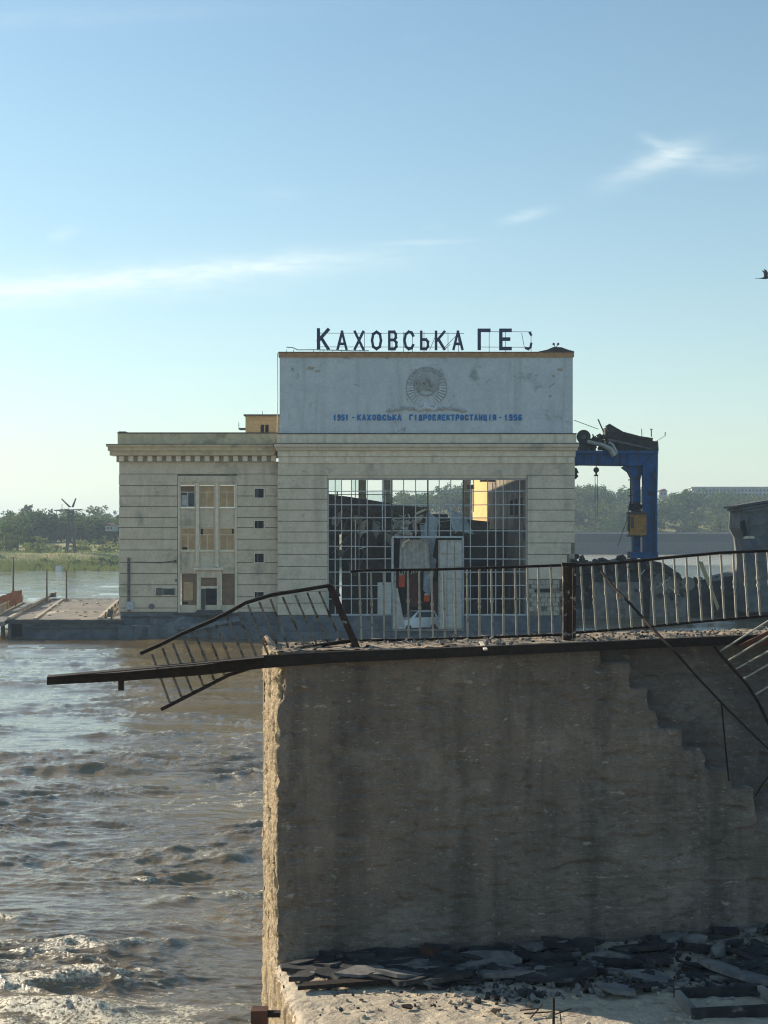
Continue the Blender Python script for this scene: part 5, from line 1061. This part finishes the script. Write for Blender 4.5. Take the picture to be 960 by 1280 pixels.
# ledge debris: broken bitumen slabs
random.seed(5)
def plate(c, r, th, mat, tilt=.12, n=8, el=1.):
    m = MB(); q = Matrix.Rotation(random.uniform(0, 6.28), 3, 'Z') if el == 1 else Matrix.Rotation(random.uniform(-.35, .35), 3, 'Z')
    tl = Matrix.Rotation(random.uniform(-tilt, tilt), 3, 'X') @ Matrix.Rotation(random.uniform(-tilt, tilt), 3, 'Y'); pts = []
    for k in range(n):
        a = k/n*6.2832+random.uniform(-.25, .25); rr = r*random.uniform(.55, 1.1); pts.append(Vector(c)+tl @ (q @ Vector((math.cos(a)*rr*el, math.sin(a)*rr, 0)))+Vector((0, 0, random.uniform(0, .012))))
    m.prism(pts, (0, 0, th)); return m
SLL = 'dark broken roofing slab lying on the shaded ledge'; SLP = 'pale grey broken slab lying among the dark slabs on the ledge'
for i in range(200):
    s = random.uniform(.25, 9.); b_ = -random.random()**1.1*(.75+.36*s)-.1
    r = random.uniform(.12, .34)*(1 if i < 60 else .5); c = Wp(s, b_, ZL+.035+random.uniform(0, .05)); plate(c, r, random.uniform(.02, .07), 0, .2, 9, random.uniform(1.2, 2.2)).build('broken_slab', M['slab' if i % 5 else 'slabpale'], origin=c, label=SLL if i % 5 else SLP, cat='slab', group='broken roofing slabs on the ledge' if i % 5 else 'pale slabs among the roofing slabs')
for x, y, r, lab in ((1, 1, .0, ''),): pass
c = Lg(430, 1236, .03); MB().prism([Lg(372, 1243, .05), Lg(380, 1237, .05), Lg(486, 1229, .05), Lg(492, 1234, .05)], (0, 0, .05)).build('flat_board', M['rust'], origin=c, label='long dark board lying in the sun at the left end of the ledge', cat='board')
c = Lg(450, 1228, .1); MB().prism([Lg(418, 1230, .11), Lg(445, 1222, .13), Lg(476, 1222, .13), Lg(488, 1230, .11), Lg(450, 1233, .11)], (0, 0, .035)).build('broken_slab', M['slabpale'], origin=c, label='pale pointed slab lying on the long dark board', cat='slab')
c = Lg(400, 1212, .1); MB().prism([Lg(350, 1212, .03), Lg(395, 1208, .05), Lg(470, 1216, .06), Lg(462, 1224, .04), Lg(400, 1222, .04), Lg(352, 1217, .03)], (0, 0, .05)).build('broken_slab', M['slab'], origin=c, label='long black slab lying against the wall foot at the pier corner', cat='slab')
c = Lg(538, 1204, .1); plate(c, .16, .05, 0, .3).build('broken_slab', M['rustbrown'], origin=c, label='rust brown rounded slab leaning at the wall foot', cat='slab')
c = Lg(480, 1206, .04); MB().prism([Lg(443, 1200, .05), Lg(470, 1197, .07), Lg(525, 1200, .07), Lg(530, 1212, .06), Lg(480, 1217, .06), Lg(450, 1208, .05)], (0, 0, .07)).build('broken_slab', M['slab'], origin=c, label='thick black slab at the wall foot left of the brown one', cat='slab')
def lst(lo=.2, hi=9., sp=1.9):
    def f():
        s = random.uniform(lo, hi); return Wp(s, -random.random()**.8*sp-.05, ZL+.03)
    return f
rocks(230, lst(2.2, 9, 2.3), (.025, .085), 'slabpale', 'pale_chunks_on_ledge', kind='stuff'); rocks(150, lst(2.2, 9, 2.2), (.04, .12), 'slab', 'rubble_chunks_on_ledge', kind='stuff'); rocks(600, lst(2., 9, 2.3), (.012, .045), 'slabpale', 'rubble_chips_on_ledge', kind='stuff'); rocks(260, lst(.2, 9, 2.4), (.012, .045), 'slab', 'dark_chips_on_ledge', kind='stuff')
rocks(260, lambda: Wp(random.uniform(.1, 4.5), -random.uniform(.4, 5), ZL+.01), (.006, .022), 'ledge', 'grit_on_ledge', kind='stuff')
rocks(120, lambda: Wp(random.uniform(.1, 6), -random.uniform(.8, 4), ZL+.012), (.02, .06), 'ledge', 'flakes_on_ledge', kind='stuff')
for x, y, r, lab in ((868, 1180, .16, 'grey pyramid shaped stone standing at the wall foot on the right'), (897, 1190, .11, 'smaller grey stone right of the pyramid shaped one'), (838, 1183, .1, 'low grey stone left of the pyramid shaped one')):
    c = Lg(x, y+8, .05); m = MB(); m.ball(c+Vector((0, 0, r*.4)), r, 1, (1.1, .8, 1), .25); m.build('stone', M['slabpale'], origin=c, label=lab, cat='stone')
# hatch frame, rods
hf = thing('hatch_frame', 'dark rectangular hatch frame lying on the ledge at the lower right', 'frame', Lg(900, 1262))
cs = [Lg(846, 1249, .06), Lg(948, 1243, .06), Lg(985, 1268, .06), Lg(868, 1274, .06)]
for i in range(4):
    a, c_ = cs[i], cs[(i+1) % 4]; dv = (c_-a).normalized()*.035; MB().bar(a+dv*(1 if i % 2 else -1), c_-dv*(1 if i % 2 else -1), .07, .13).build('side_board', M['slab' if i % 2 == 0 else 'concrete'], hf)
rd = thing('rebar_stub', 'upright dark steel stub near the bottom edge of the ledge', 'rebar', Lg(692, 1283))
MB().tube([Lg(692, 1283), Lg(692, 1283)+Vector((.0, 0, .34))], .017, 7).build('rod', M['rust'], rd); MB().tube([Lg(702, 1284), Lg(702, 1284)+Vector((-.02, 0, .20))], .007, 5).build('thin_rod', M['rust'], rd)
m = MB(); 
for a, c in (((655, 1270), (690, 1272)), ((663, 1276), (678, 1263)), ((650, 1266), (672, 1268)), ((694, 1271), (714, 1268))): m.tube([Lg(*a, .03), Lg(*c, .07)], .009, 5)
m.build('wire_tangle', M['rust'], origin=Lg(670, 1270), label='small tangle of rusty wire beside the upright stub', cat='wire')
for x, y, lab in ((510, 1262, 'small dark chip in the sunny part of the ledge'), (620, 1268, 'small brown wooden chip near the rusty wire')):
    c = Lg(x, y, .02); plate(c, .08, .02, 0, .2).build('chip', M['rust'], origin=c, label=lab, cat='chip')
bx = thing('rusty_bracket', 'rusty box bracket sticking out of the pier side at the bottom', 'bracket', P(324, 1280, 17.5))
MB().bp(313.5, 334, 1264, 1300, 17.3, 17.5).build('box', M['rustbrown'], bx); MB().bp(333, 350, 1266, 1272, 17.35, 17.45).build('arm', M['rust'], bx)

# bird
bd = thing('flying_bird', 'dark bird with raised wings at the right edge of the sky', 'bird', P(957, 348, 88))
c = P(957.5, 347.2, 88); m = MB(); m.tube([c+Vector(v) for v in ((-.42, 0, -.03), (-.22, 0, -.03), (0, 0, 0), (.16, 0, .03), (.27, 0, .05), (.36, 0, .045))], [.015, .045, .08, .06, .045, .008], 8); m.build('body', M['bird'], bd, smooth=True)
for o, sy in ((0, -1), (1, 1)):
    m = MB(); k = [c+Vector((-.12, sy*.05, .03)), c+Vector((-.08, sy*.16, .28)), c+Vector((-.2, sy*.22, .5)), c+Vector((-.03, sy*.2, .42)), c+Vector((.09, sy*.15, .27)), c+Vector((.08, sy*.05, .03))]; m.prism(k, (.0, .012, 0)); m.build('wing', M['bird'], bd)
MB().prism([c+Vector((-.4, -.04, -.03)), c+Vector((-.62, -.08, -.05)), c+Vector((-.62, .08, -.05)), c+Vector((-.4, .04, -.03))], (0, 0, .012)).build('tail', M['bird'], bd)

# ------------------------------------------------------------------ haze
hm = bpy.data.materials.new('haze_air'); hm.use_nodes = True; t = NT(hm.node_tree); t.n.remove(t.n['Principled BSDF'])
pv = t.new('ShaderNodeVolumePrincipled'); pv.inputs['Color'].default_value = (.62, .80, 1, 1); pv.inputs['Density'].default_value = .00024; pv.inputs['Anisotropy'].default_value = .2
t.l.new(pv.outputs[0], t.n['Material Output'].inputs['Volume'])
hz_ = MB().box(-9500, 9500, -600, 7500, -6, 75).build('haze', hm, kind='stuff')
